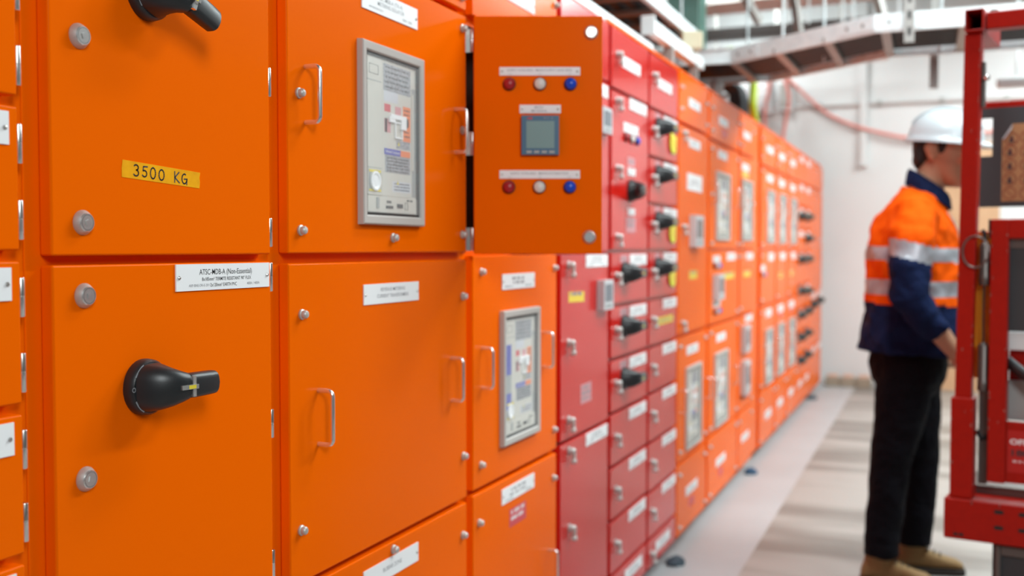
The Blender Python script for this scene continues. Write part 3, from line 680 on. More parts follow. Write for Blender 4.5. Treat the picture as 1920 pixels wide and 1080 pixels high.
bar('roof_beam', (9.5, 2.38, 3.20), (9.5, -5.18, 3.20), .12, .10, 'beam', 'dark steel beam crossing under the pale ducts', 'beam')
AD = bar('air_duct', (9.1, 2.2, 3.40), (9.1, -5.0, 3.50), .45, .17, 'duct', 'pale pinkish duct crossing the roof space above the dark beam', 'duct')
AE = bar('air_duct', (9.9, 2.2, 3.035), (9.9, -.62, 3.045), .3, .14, 'galv', 'bluish grey duct below the dark beam near the back wall', 'duct')
for dct, hh in ((AD, .73), (AE, 1.09)):
    for q in range(4): build('hanging_strap', MB().box(-.01, .01, -.015, .015, .06, hh), ['galv_dull'], dct, (-.0, -1.0 + q * .55 if dct is AE else -2.8 + q * 1.7, 0))
bar('roof_beam', (7.0, 2.38, 3.62), (7.0, -5.18, 3.62), .16, .14, 'beam', 'dark steel beam high above the far orange cabinets', 'beam')
bar('roof_beam', (4.4, 2.38, 3.45), (4.4, .62, 3.45), .14, .16, 'galv_dull', 'brownish steel beam in the dark space behind the red cabinets', 'beam')
bar('roof_beam', (5.9, 2.38, 3.10), (5.9, .75, 3.10), .14, .10, 'galv_dull', 'brownish steel rail in the dark space left of the green column', 'beam')

# galvanised trough lying along the cabinet tops
t = thing('cable_trough', 'narrow galvanised trough lying along the front of the cabinet tops', 'cable tray', (1.4, .045, ROW_TOP + .0145))
m = MB(); m.box(0, 2.80, -.03, .07, 0, .003); m.box(0, 2.80, -.03, -.027, .003, .034); m.box(0, 2.80, .067, .07, .003, .034); build('trough', m, ['galv'], t)
m = MB(); pts = curve([(2.80, .0, .016), (2.95, .015, .016), (3.06, .07, .016), (3.10, .16, .016)]); m.tube(pts, [(.03, .016)] * len(pts), 8); build('end_bend', m, ['galv'], t)

def ladder(label, near, far, z, step, group=None, h=.078):
    """cable ladder from two rail paths (lists of x, y)"""
    o = Vector((*near[0], z)); t = thing('cable_ladder', label, 'cable tray', o, 0, group)
    for path, s in ((near, -1), (far, 1)):
        m = MB()
        cl = Vector((sum(p[0] for p in near + far) / len(near + far), sum(p[1] for p in near + far) / len(near + far), 0))
        for (a, b), (c, d) in zip(path, path[1:]):
            p, q = Vector((a, b, z)) - o, Vector((c, d, z)) - o; dr = (q - p).normalized(); sd = Vector((-dr.y, dr.x, 0))
            mid = (p + q) / 2; inner = sd if (cl - o - mid).dot(sd) > 0 else -sd; ax = (q - p) / 2 + dr * .001
            m.obox(mid + Vector((0, 0, h / 2)), ax, sd * .0015, Vector((0, 0, h / 2)))
            for zz in (.0015, h - .0015): m.obox(mid + inner * .011 + Vector((0, 0, zz)), ax, sd * .011, Vector((0, 0, .0015)))
        r = build('side_rail', m, ['galv'], t)
        (a, b), (c, d) = path[0], path[-1]
        for (a, b) in path[1:-1]:
            for (e, f) in ((path[path.index((a, b)) - 1]), (path[path.index((a, b)) + 1])):
                p = Vector((a, b, z)) - o; q = Vector((e, f, z)) - o; dr = (q - p).normalized(); sd = Vector((-dr.y, dr.x, 0)); out = -sd if (cl - o - p).dot(sd) > 0 else sd
                L = min(.20, (q - p).length * .45)
                sp = MB(); sp.obox(p + dr * L / 2 + out * .0035 + Vector((0, 0, h / 2)), dr * L / 2, sd * .0018, Vector((0, 0, h * .36)), 0)
                for k in (.3, .75): sp.obox(p + dr * L * k + out * .0062 + Vector((0, 0, h / 2)), dr * .007, sd * .002, Vector((0, 0, .007)), 1)
                build('splice_plate', sp, ['galv', 'galv_dull'], r)
    def along(path, f):
        Ls = [math.dist(p, q) for p, q in zip(path, path[1:])]; s = f * sum(Ls)
        for (p, q), L in zip(zip(path, path[1:]), Ls):
            if s <= L: return Vector((p[0] + (q[0] - p[0]) * s / L, p[1] + (q[1] - p[1]) * s / L, z)) - o
            s -= L
        return Vector((*path[-1], z)) - o
    n = int(sum(math.dist(p, q) for p, q in zip(near, near[1:])) / step)
    for k in range(n):
        f = (k + .5) / n; p, q = along(near, f), along(far, f); d = q - p; sd = d.cross(Vector((0, 0, 1))).normalized()
        build('rung', MB().obox((p + q) / 2 + Vector((0, 0, .015)), d / 2 * .985, sd * .02, Vector((0, 0, .010))), ['galv_dull'], t)
    return t
NEAR = [(5.50, .42), (5.53, -.05), (4.97, -.78), (4.96, -1.6), (4.96, -2.9)]
FAR = [(6.22, .42), (6.20, -.15), (5.64, -.80), (5.62, -1.6), (5.62, -2.9)]
ladder('wide galvanised cable ladder bending out over the aisle, loaded with black cables', NEAR, FAR, 2.262, .30)
ladder('galvanised cable ladder running along above the red and orange cabinets', [(1.8, .09), (3.6, .09), (5.42, .09)], [(1.8, .52), (3.6, .52), (5.42, .52)], 2.352, .30, h=.06)
# cables lying in the ladder across the aisle
for k in range(10):
    f = .11 + .087 * k
    pts = [(n[0] + (q[0] - n[0]) * f, n[1] + (q[1] - n[1]) * f, 2.262 + .0255 + .027 + .001 * (k % 2)) for n, q in zip(NEAR, FAR)]
    tubed('power_cable', pts, .027, 'cable', 'thick black cable lying in the ladder over the aisle', 'cable', 'black cables in the aisle ladder')
for k in range(5):
    tubed('power_cable', [(1.9, .15 + .07 * k, 2.352 + .0255 + .026), (5.35, .15 + .07 * k, 2.352 + .0255 + .026)], .026, 'cable', 'black cable lying in the ladder above the cabinets', 'cable', 'black cables in the ladder above the cabinets')
# strut piece with an end cap below that ladder
t = thing('strut_channel', 'short galvanised strut with a square end just above the red cabinets', 'strut', (4.26, .05, 2.22))
build('channel', MB().box(0, .99, -.02, .02, -.028, .028), ['galv'], t, bevel=.002); build('end_cap', MB().box(-.012, 0, -.03, .03, -.04, .04), ['white_plate'], t, bevel=.005)
for k in range(2): build('packer', MB().box(-.02, .02, -.02, .02, 0, .0970), ['galv_dull'], t, (.35 + .5 * k, 0, -.1252))
# hangers
def rod(x, y, z0, z1, label, group, r=.006): return tubed('hanger_rod', [(x, y, z0), (x, y, z1)], r, 'galv', label, 'rod', group, 8)
for x, y in ((3.55, .075), (4.30, .075), (3.0, .075), (2.2, .075)): rod(x, y, 2.345, 4.115, 'thin hanger rod holding the ladder above the cabinets', 'hanger rods of the ladder above the cabinets')
for x, y in ((5.32, -.34), (5.64, -.50), (5.63, -1.05), (6.215, -.02), (5.495, .2)): rod(x, y, 2.26, 4.115, 'thin hanger rod holding the ladder over the aisle', 'hanger rods of the aisle ladder')
bar('cable_rest', (6.30, .10, 2.385), (6.30, .35, 2.385), .04, .03, 'galv_dull', 'short bracket holding the green and yellow cable at the ladder', 'bracket')
for k, (x, y) in enumerate(((8.3, .05), (8.45, -.02), (8.5, -.35), (8.6, -.42), (8.4, -.75), (8.7, -.8), (8.3, -.12))): rod(x, y, 3.0, 4.115, 'thin rod hanging from the roof beyond the aisle ladder', 'rods hanging in the far roof space', .009)
t = thing('strut_hanger', 'slotted galvanised strut standing in front of the aisle ladder', 'strut', (4.93, -.925, 2.20))
m = MB(); m.box(-.012, -.009, -.0205, .0205, 0, 1.92); m.box(-.009, .012, -.0205, -.018, 0, 1.92); m.box(-.009, .012, .018, .0205, 0, 1.92)
for k in range(24): m.box(-.0126, -.0119, -.007, .007, .03 + k * .07, .065 + k * .07, 1)
build('channel', m, ['galv_dull', 'dark'], t)
t = thing('strut_hanger', 'galvanised strut standing behind the aisle ladder', 'strut', (5.66, -1.02, 2.10)); build('channel', MB().box(-.012, .012, -.0205, .0205, 0, 2.02), ['galv_dull'], t, bevel=.003)
bar('brace_strut', (7.0, .83, 4.195), (7.9, .18, 2.95), .05, .05, 'galv_dull', 'sloping grey brace beside the green column', 'brace')
bar('brace_strut', (7.55, .06, 4.195), (7.9, -.10, 2.85), .05, .05, 'galv_dull', 'sloping grey brace above the aisle ladder', 'brace')
bar('brace_strut', (6.07, -.31, 4.195), (6.5, -.75, 2.60), .04, .04, 'galv_dull', 'steep grey brace above the middle of the aisle ladder', 'brace')

# gland, cables and hoses dropping to the cabinet tops
t = thing('cable_gland', 'grey flanged pipe stub between cabinet top and ladder', 'pipe', (6.02, .12, ROW_TOP + .0145))
build('pipe', MB().lathe_z([(.034, 0), (.034, .10), (.042, .102), (.042, .14), (.030, .142), (.030, .165)], 16), ['galv'], t)
build('flange', MB().lathe_z([(.06, 0), (.06, .012), (.05, .014), (.034, .014)], 16), ['galv'], t); build('clamp', MB().box(-.02, .02, -.07, .07, .06, .085), ['white_plate'], t, bevel=.004)
for k in range(4):
    x = 6.42 + .075 * k; y = .06 + .05 * (k % 2)
    tubed('power_cable', curve([(x - .12, y + .1, 2.325), (x - .02, y + .02, 2.27), (x, y, 2.20), (x + .01, y, ROW_TOP + .0145)]), .028, 'cable', 'black cable dropping from ladder into the orange cabinet top', 'cable', 'black cables dropping into the cabinet top')
tubed('earth_cable', curve([(6.30, .22, 2.43), (6.60, .14, 2.52), (6.95, .08, 2.48), (6.93, .06, 2.36), (6.90, .06, 2.22), (7.02, .06, ROW_TOP + .019)]), .026, 'earth', 'green and yellow earth cable dropping to the cabinet top', 'cable')
tubed('hose', curve([(10.3, .50, 3.06), (10.3, .46, 2.86), (10.28, .50, 2.60), (10.2, .47, 2.3), (10.2, .45, ROW_TOP + .0145)]), .017, 'hose', 'faded red hose hanging straight down beside the white duct', 'hose')
tubed('hose', curve([(10.3, .30, 3.06), (10.3, .33, 2.95), (10.3, .28, 2.72), (10.25, .32, 2.4), (10.2, .33, ROW_TOP + .0145)]), .018, 'hose', 'faded red hose hanging in a slight bow, beside the grey wall box', 'hose')
tubed('hose', curve([(10.60, .42, 3.05), (10.62, .22, 2.84), (10.70, -.02, 2.62), (10.70, -.27, 2.49), (10.70, -.55, 2.40), (10.70, -.80, 2.35), (10.70, -1.2, 2.35), (10.70, -1.7, 2.42)]), .017, 'hose', 'long faded red hose sagging across the back wall', 'hose')
bar('hose_rail', (10.3, .7, 3.075), (10.3, -.5, 3.075), .04, .03, 'galv_dull', 'metal rail that the red hoses hang from', 'rail')
for k in range(5):
    x = 4.6 + .50 * k; z = 2.5 + .12 * (k % 3); y = .95 + .07 * k
    tubed('loose_cable', curve([(x - .05, y + .9, 4.04), (x, y + .5, z + .9), (x + .1, y + .1, z + .2), (x + .2, .64, 2.45), (x + .22, .57, ROW_TOP + .0145)]), .035, 'cable', 'black cable dropping from the roof in the dark space behind the cabinets', 'cable', 'black cables behind the cabinets')
t = build('foam_block', MB().box(-.055, .055, -.05, .05, 0, .085), ['foam'], None, (5.03, .05, 2.2485), (0, 0, R(25)), bevel=.01)
tag(t, 'cream foam block resting on the strut above the cabinets', 'foam block')
# fitting hung beyond the ladder
t = thing('hanging_lamp', 'small white light fitting hanging on a rod beyond the aisle ladder', 'lamp', (5.77, -1.395, 2.10))
build('body', MB().box(-.04, .04, -.09, .09, 0, .045), ['white_plate'], t, bevel=.012); build('rod', MB().tube([(0, 0, .045), (0, 0, 2.02)], .006, 8), ['galv'], t)
# odds and ends on the floor along the plinth
for (x, y, s, mm, lab) in ((4.34, -.055, .05, 'debris', 'dark rag lying by the plinth of the red column'), (6.27, -.05, .05, 'debris_blue', 'blue rag lying by the plinth further along the row'), (9.6, -.03, .06, 'debris', 'dark scrap by the plinth near the far end')):
    m = MB(); rnd = random.Random(int(x * 10)); rs = []
    for k, (f, z) in enumerate(((1, 0), (1.05, .010), (.75, .024), (.25, .032))):
        rs.append([(s * f * rnd.uniform(.7, 1.15) * math.cos(2 * math.pi * i / 10), s * f * .8 * rnd.uniform(.7, 1.15) * math.sin(2 * math.pi * i / 10), z * rnd.uniform(.8, 1.2)) for i in range(10)])
    m.rings(rs); tag(build('rag', m, [mm], None, (x, y, 0)), lab, 'rag')

# ------------------------------------------------------------------ red access platform (local x to the picture's right, y away from the camera)
LX, LY = 3.478, -1.133
LIFT = thing('access_platform', 'red chipped steel access platform with mast, rails and gate beside the worker', 'lift', (LX, LY, 0), math.atan2(-.98364, -.18012))
def chips(mb, x0, x1, z0, z1, y, n, mi, seed):
    rnd = random.Random(seed)
    for k in range(n):
        e = rnd.random(); x = x0 if e < .4 else (x1 if e < .8 else rnd.uniform(x0, x1)); z = rnd.uniform(z0, z1); w = rnd.uniform(.0008, .0022); h = rnd.uniform(.0015, .006)
        x = min(max(x, x0 + w), x1 - w)
        mb.add([(x - w, y, z - h * .6), (x + w * .6, y, z - h), (x + w, y, z + h * .5), (x - w * .4, y, z + h)], [(0, 1, 2, 3)], mi)
def lpart(name, boxes, mats=('lift_red',), bevel=.003, extra=None, parent=LIFT):
    m = MB()
    for b in boxes: m.box(*b)
    o = build(name, m, list(mats), parent, bevel=bevel)
    return o
# mast: upper post leaning a little, sleeve, hollow tube end on top
m = MB()
a = .048; lean = .012
pb, pt = [(-.025, 0), (.0220, 0), (.0220, a), (-.025, a)], [(-.012, 0), (.036, 0), (.036, a), (-.012, a)]
m.rings([[(x, y, .84) for x, y in pb], [(x, y, 1.955) for x, y in pt]], 0)
rnd = random.Random(3)
for k in range(26):
    z = rnd.uniform(.88, 1.94); f = (z - .84) / 1.115; sx = rnd.choice((-.0230, .0200)) + lean * f; w = rnd.uniform(.0008, .0016); h = rnd.uniform(.0015, .005); y = -.0006
    if rnd.random() < .15: sx += rnd.uniform(.01, .03) * (1 if sx < 0 else -1)
    m.add([(sx - w, y, z - h * .6), (sx + w * .6, y, z - h), (sx + w, y, z + h * .5), (sx - w * .4, y, z + h)], [(0, 1, 2, 3)], 1)
post = build('mast_post', m, ['lift_red', 'chip'], LIFT, bevel=.004)
m = MB(); x0, x1, z0, z1 = -.007, .045, 1.9555, 2.020; w = .0045
m.box(x0, x1, -.03, .30, z0, z0 + w); m.box(x0, x1, -.03, .30, z1 - w, z1); m.box(x0, x0 + w, -.03, .30, z0 + w, z1 - w); m.box(x1 - w, x1, -.03, .30, z0 + w, z1 - w)
m.box(x0 + w, x1 - w, .26, .27, z0 + w, z1 - w, 1)
build('hollow_top_tube', m, ['lift_red', 'dark'], LIFT, bevel=.0015)
m = MB(); m.box(-.034, .031, -.008, .06, .562, .866); chips(m, -.030, .027, .60, .85, -.0086, 6, 1, 5); build('mast_sleeve', m, ['lift_red', 'chip'], LIFT, bevel=.005)
tr = lpart('top_rail', [(.0475, 1.10, 0, .05, 1.962, 2.013)], bevel=.004); build('bolt', MB().lathe_z([(.012, 0), (.012, .008), (.0001, .009)], 10), ['hydraulic'], tr, (.065, .025, 2.013))
# gate: upright, top bar, infill, decal panel
m = MB(); m.box(.067, .117, .012, .06, .615, 1.402); chips(m, .069, .115, .70, 1.39, .0114, 16, 1, 8); build('gate_upright', m, ['lift_red', 'chip'], LIFT, bevel=.004)
lpart('gate_top_bar', [(.1155, 1.05, .012, .06, 1.345, 1.402)], bevel=.004)
lpart('gate_end_plug', [(.0600, .0665, .018, .05, 1.345, 1.402)], ['dark'], .002)
lpart('gate_infill', [(.1155, 1.05, .040, .046, 1.068, 1.344)], ['charcoal'], .001)
lpart('infill_lip', [(.1155, 1.05, .036, .0395, 1.315, 1.344)], ['hydraulic'], .001)
lpart('white_rail', [(.1155, 1.05, .045, .07, 1.012, 1.067)], ['white_plate'], .003)
lpart('lower_rail', [(.1155, 1.05, .075, .09, .80, 1.011)], ['lift_red'], .003)
build('hose', MB().tube(curve([(.10, .072, .985), (.17, .02, .94), (.26, .02, .885), (.5, .03, .86), (.9, .05, .9)]), .017, 12), ['cable'], LIFT)
lpart('grey_lower_plate', [(.1155, 1.05, .062, .074, .80, .92)], ['cream_dark'], .002)
pn = lpart('decal_panel', [(.1155, 1.05, .022, .045, .617, .800)], bevel=.003)
m = MB(); m.box(.1215, .40, .0212, .0218, .650, .775, 0)
text_faces(m, 'OFF-HIRE', .128, .742, .0150, .0209, 1, .118, 'LEFT', .03); text_faces(m, '1800', .133, .7095, .0185, .0209, 2, .068, 'LEFT', .03); dashes(m, .19, .684, .006, .0206, 1, .105, 4)
build('hire_decal', m, ['decal_red', 'label', 'ink'], pn)
# base beam with slots
bs = lpart('base_beam', [(-.047, 1.15, -.022, .32, .438, .5615)], bevel=.006)
m = MB()
for z in (.536, .489):
    for k in range(9):
        x = .107 + k * .066
        m.prism([(x - .010, z - .006), (x + .010, z - .006), (x + .014, z), (x + .010, z + .006), (x - .010, z + .006), (x - .014, z)], -.0228, -.0221, 0)
chips(m, .03, .11, .551, .560, -.0225, 12, 1, 9)
for x in (-.012, .004): m.box(x - .006, x + .006, -.0227, -.0221, .450, .459, 0)
build('slots', m, ['dark', 'hydraulic'], bs)
lpart('deck_edge', [(-.030, 1.1, .085, .31, .5618, .590)], ['hydraulic'], .004)
# gas struts, their cable and the amber plate behind
for z0, z1 in ((1.205, 1.335), (.885, 1.032)):
    o = build('gas_strut', MB().lathe_z([(.014, z0), (.0165, z0 + .003), (.0165, z0 + .03), (.0150, z0 + .033), (.0150, z1 - .012), (.013, z1 - .008), (.006, z1), (.0001, z1)], 18), ['hydraulic'], LIFT, (.0485, .040, 0))
build('strut_cable', MB().tube([(.0485, .04, 1.335), (.046, .045, 1.36), (.040, .05, 1.37)], .006, 8), ['cable'], LIFT)
build('strut_cable', MB().tube([(.0485, .035, 1.032), (.0470, .035, 1.12), (.0485, .035, 1.206)], .0028, 8), ['cable'], LIFT)
lpart('amber_plate', [(.020, .070, .066, .072, .92, 1.36)], ['amber'], .001)
lpart('lower_bracket', [(.036, .062, .05, .065, .60, .885)], ['hydraulic'], .003)
build('hose', MB().tube(curve([(.034, .06, .76), (.05, .05, .74), (.085, .06, .77), (.11, .075, .80)]), .008, 8), ['cable'], LIFT)
# wire ring on the mast
pts = [(.029 + .037 * math.cos(R(k * 18)) * (1.05 if math.cos(R(k * 18)) > 0 else 1.0), -.013 - .008 * math.cos(R(k * 18)), 1.305 + .047 * math.sin(R(k * 18))) for k in range(21)]
build('wire_ring', MB().tube(pts, .0032, 8), ['hydraulic'], LIFT)
# the mast and gate posts at the other end
lpart('mast_post', [(1.04, 1.088, 0, .048, .562, 1.9615)], bevel=.004)
lpart('gate_upright', [(1.0, 1.05, .012, .0615, .615, 1.3445)], bevel=.004)
# far side: red cross bar and control board
lpart('rear_rail', [(-.062, .20, .395, .43, 1.334, 1.372)], bevel=.004)
lpart('rear_upright', [(-.075, -.055, .395, .43, .592, 1.43)], bevel=.003)
cb = MB(); y0, y1 = .40, .415
for bx in ((-.05, .012, 1.745, 1.778), (-.05, .012, 1.452, 1.620), (.012, .50, 1.452, 1.778)): cb.box(bx[0], bx[1], y0, y1, bx[2], bx[3])
cbo = build('control_board', cb, ['charcoal'], LIFT)
lpart('board_upper_rail', [(-.05, .50, .416, .44, 1.775, 1.80)], ['lift_red'], .003, parent=cbo)
lpart('board_mount', [(-.052, -.035, .396, .44, 1.43, 1.80)], ['lift_red'], .003)
m = MB()
m.prism([(.042, 1.470), (.30, 1.470), (.30, 1.722), (.073, 1.722), (.042, 1.674)], y0 - .0012, y0 - .0002, 0)
m.add([(.042, y0 - .0014, 1.674), (.073, y0 - .0014, 1.722), (.070, y0 - .006, 1.704), (.048, y0 - .006, 1.673)], [(0, 1, 2, 3)], 1)
for c in range(4):
    for r in range(5):
        cx = .0665 + c * .050; cz = 1.496 + r * .0455
        if c == 0 and r == 4: cx += .004; cz -= .004
        if cz > 1.70 and cx < .07: continue
        m.strip([(cx + .0195 * math.cos(R(24 * k)), cz + .0195 * math.sin(R(24 * k))) for k in range(16)], .0030, y0 - .0018, 2)
        if r: m.box(cx - .007, cx + .006, y0 - .0017, y0 - .0013, cz - .013, cz + .001, 3); m.ball((cx + .001, y0 - .0014, cz + .005), (.004, .0006, .005), 6, 3)
        m.strip([(cx - .013, cz + .013), (cx + .013, cz - .013)], .0022, y0 - .0019, 2)
build('safety_sticker', m, ['sticker_brown', 'silver_film', 'sticker_line', 'ink'], cbo)
# undercarriage
lpart('undercarriage', [(.085, 1.1, .02, .30, .14, .437)], ['charcoal'], .006)
lpart('undercarriage_rib', [(.095, .110, .008, .019, .12, .43), (.11, .9, .008, .019, .40, .43)], ['hydraulic'], .003)
for x in (.20, .95): build('wheel', MB().lathe_y([(.05, .05), (.12, .05), (.139, .06), (.139, .11), (.12, .12), (.05, .12)], 24), ['cable'], LIFT, (x, .08, .1395))
build('bolt', MB().lathe_y([(.009, 0), (.009, -.006), (.005, -.010), (.0001, -.011)], 12), ['chrome'], LIFT, (.053, -.0005, 1.82))
lpart('latch_bar', [(.0345, .046, .010, .03, 1.735, 1.87)], ['hydraulic'], .003)

# ------------------------------------------------------------------ the worker (local x = the way he faces, y = his left, z up)
P = thing('person', 'person in white hard hat and orange-navy shirt standing in profile by the red platform', 'person', (4.501, -.968, 0), math.atan2(-.993, .12))
def solid(name, mb, mats, parent, voxel=.007, smooth=4, fn=None, relax=.5):
    """one closed skin grown over overlapping shapes"""
    o = build(name + '_tmp', mb, [mats[0]])
    r = o.modifiers.new('r', 'REMESH'); r.mode = 'VOXEL'; r.voxel_size = voxel; r.use_smooth_shade = True
    if smooth: s = o.modifiers.new('s', 'SMOOTH'); s.factor = relax; s.iterations = smooth
    dg = bpy.context.evaluated_depsgraph_get(); me = bpy.data.meshes.new_from_object(o.evaluated_get(dg)); me.name = name
    old = o.data; bpy.data.objects.remove(o); bpy.data.meshes.remove(old)
    me.materials.clear()
    for q in mats: me.materials.append(M[q])
    for p in me.polygons:
        p.use_smooth = True; p.material_index = fn(p.center) if fn else 0
    return link(name, me, parent)
V = Vector
HEAD = Matrix.Translation((.098, 0, 1.688)) @ Matrix.Rotation(R(-16), 4, 'Z') @ Matrix.Rotation(R(7), 4, 'Y') @ Matrix.Scale(1.07, 4)
def hp(x, y, z): return HEAD @ V((x, y, z))
def oval(z, xf, xb, hw, n=28, e=.92, tf=None):
    out = []
    cx = (xf + xb) / 2; rx = (xf - xb) / 2
    for k in range(n):
        a = 2 * math.pi * k / n; c, s = math.cos(a), math.sin(a)
        out.append((tf or hp)(cx + rx * math.copysign(abs(c) ** e, c), hw * math.copysign(abs(s) ** e, s), z))
    return out
def hball(m, c, r, mi=0):
    q = MB(); q.ball((0, 0, 0), r, 12); m.add([hp(c[0] + v[0], c[1] + v[1], c[2] + v[2]) for v in q.v], q.f, mi)
SL = {}
for s, nm in ((-1, 'near'), (1, 'far')):
    SL[s] = [V((-.015, .165 * -(-s) * 1, 1.445)), V((-.03, .215 * s, 1.36)), V((-.04, .232 * s, 1.25)), V((-.040, .245 * s, 1.13)), V((.005, .240 * s, 1.066)), V((.066, .228 * s, 1.003))]
# body: head, neck, trunk, arms, hands and legs in one skin
b = MB()
b.rings([oval(*q) for q in ((-.121, .074, .035, .022), (-.108, .088, .005, .043), (-.086, .091, -.025, .054), (-.05, .089, -.058, .063), (-.02, .086, -.078, .069), (.01, .085, -.090, .073), (.05, .090, -.096, .075), (.085, .075, -.088, .068), (.11, .04, -.06, .045))])
ns = MB(); ns.tube([(.078, 0, .030), (.094, 0, .005), (.110, 0, -.022), (.104, 0, -.036), (.082, 0, -.040)], [.008, .0095, .012, .012, .009], 10); b.add([hp(*v) for v in ns.v], ns.f)
for s in (-1, 1):
    hball(b, (.098, .011 * s, -.031), (.011, .009, .008)); hball(b, (.080, .030 * s, .029), (.012, .024, .008)); hball(b, (.072, .040 * s, -.020), (.014, .018, .018))
    hball(b, (-.026, .078 * s, .002), (.019, .009, .031)); hball(b, (-.033, .084 * s, .010), (.018, .007, .023)); hball(b, (-.020, .077 * s, -.024), (.010, .007, .011))
hball(b, (.089, 0, -.058), (.009, .021, .006)); hball(b, (.087, 0, -.070), (.010, .019, .007)); hball(b, (.084, 0, -.103), (.018, .024, .016))
b.tube([(.015, 0, 1.46), (.030, 0, 1.53), (.062, 0, 1.60), (.085, 0, 1.66)], [(.075, .07), (.062, .062), (.060, .062), (.062, .068)], 20)
b.tube([(-.01, 0, .84), (-.01, 0, 1.0), (-.01, 0, 1.15), (-.005, 0, 1.30), (-.005, 0, 1.41), (.005, 0, 1.475)], [(.15, .105), (.145, .10), (.15, .115), (.165, .125), (.165, .10), (.07, .06)], 24)
def hand(m, wrist, d, w, p):
    """palm and five bent fingers: d towards the fingers, w towards the thumb side, p out of the palm"""
    d, w, p = V(d).normalized(), V(w).normalized(), V(p).normalized()
    def ring(c, hw, ht): return [c + w * (hw * math.cos(2 * math.pi * k / 16)) + p * (ht * math.sin(2 * math.pi * k / 16)) for k in range(16)]
    W = V(wrist)
    m.rings([ring(W - d * .02, .027, .021), ring(W, .028, .019), ring(W + d * .025, .035, .018), ring(W + d * .055, .042, .016), ring(W + d * .085, .042, .0135), ring(W + d * .095, .036, .010)])
    for k, (L, off) in enumerate(((.070, .031), (.078, .011), (.073, -.010), (.058, -.030))):
        a = W + d * (.088 - .004 * abs(k - 1.2)) + w * off; pts = [a - d * .02, a]
        for seg, ang in ((.44, 48 + 5 * k), (.32, 112 + 5 * k), (.24, 152 + 3 * k)):
            q = R(ang); pts.append(pts[-1] + (d * math.cos(q) + p * math.sin(q)) * (L * seg * 1.15))
        m.tube(pts, [.0085, .0100, .0092, .0085, .0072], 10)
    a = W + d * .022 + w * .026 + p * .004
    m.tube([a, a + d * .028 + w * .018 + p * .008, a + d * .058 + w * .020 + p * .020, a + d * .078 + w * .008 + p * .030], [.013, .0125, .0105, .0085], 10)
for s in (-1, 1):
    el, cu = SL[s][3], SL[s][5]; wr = V((.128, .205 * s, .925))
    b.tube([V((-.015, .10 * s, 1.42)), V((-.015, .165 * s, 1.425)), SL[s][1], SL[s][2], el, (el + cu) / 2, cu, wr], [.055, .056, .050, .046, .042, .042, .039, .029], 16)
    hand(b, wr, (.62, -.02 * s, -.78), (.78, 0, .62), (0, -s, 0))
LEG = {-1: [V((-.030, -.085, .86)), V((-.055, -.095, .66)), V((-.092, -.100, .46)), V((-.105, -.102, .28)), V((-.112, -.104, .08))],
        1: [V((.005, .085, .86)), V((.022, .092, .66)), V((.038, .098, .46)), V((.034, .100, .28)), V((.028, .102, .08))]}
for s in (-1, 1): b.tube(LEG[s], [(.085, .085), (.078, .078), (.055, .058), (.050, .052), (.038, .040)], 16)
body = solid('body', b, ['skin', 'skin_pale', 'hair'], P, .0048, 3)
for s in (-1, 1):
    m = MB(); hball(m, (.0765, .031 * s, .011), (.0105, .0125, .0085)); hball(m, (.0862, .031 * s, .010), (.0016, .0048, .0048), 1); build('eye', m, ['eye', 'hair'], P)
    m = MB(); m.add([hp(.087 - .004 * abs(k), (.018 + .007 * k) * s, .030 + .004 * math.sin(k)) + V((0, 0, dz)) for k in range(4) for dz in (0, .006)], [(0, 1, 3, 2), (2, 3, 5, 4), (4, 5, 7, 6)]); build('eyebrow', m, ['hair'], P)
h = MB(); hball(h, (-.048, 0, .022), (.060, .0745, .088)); hball(h, (-.060, 0, -.030), (.042, .058, .045))
for s in (-1, 1): hball(h, (.006, .070 * s, .030), (.018, .009, .040)); hball(h, (-.070, .055 * s, -.008), (.022, .018, .05))
solid('hair', h, ['hair'], P, .006, 2)
# helmet
h = MB(); rs = []
for k in range(0, 11):
    a = R(9 * k); c = max(math.cos(a) ** .86, .02); z = .048 + .111 * math.sin(a)
    rs.append(oval(z, .006 + .130 * c, .006 - .134 * c, .112 * c, 36, .97))
rim = [oval(.034, .168, -.135, .116, 36, .97), oval(.030, .186, -.140, .120, 36, .97), oval(.036, .184, -.140, .120, 36, .97), oval(.046, .150, -.132, .114, 36, .97)]
h.rings([oval(.034, .10, -.11, .085, 36, .97)] + rim + rs, 0)
for yy, ww in ((0, .020),):
    pts = [(.003 + .136 * math.cos(R(a)), yy, .050 + .114 * math.sin(R(a))) for a in range(25, 156, 10)]
    q = MB(); q.tube(pts, [(ww, .006)] * len(pts), 10); h.add([hp(*v) for v in q.v], q.f)
build('hard_hat', h, ['helmet'], P, angle=50)
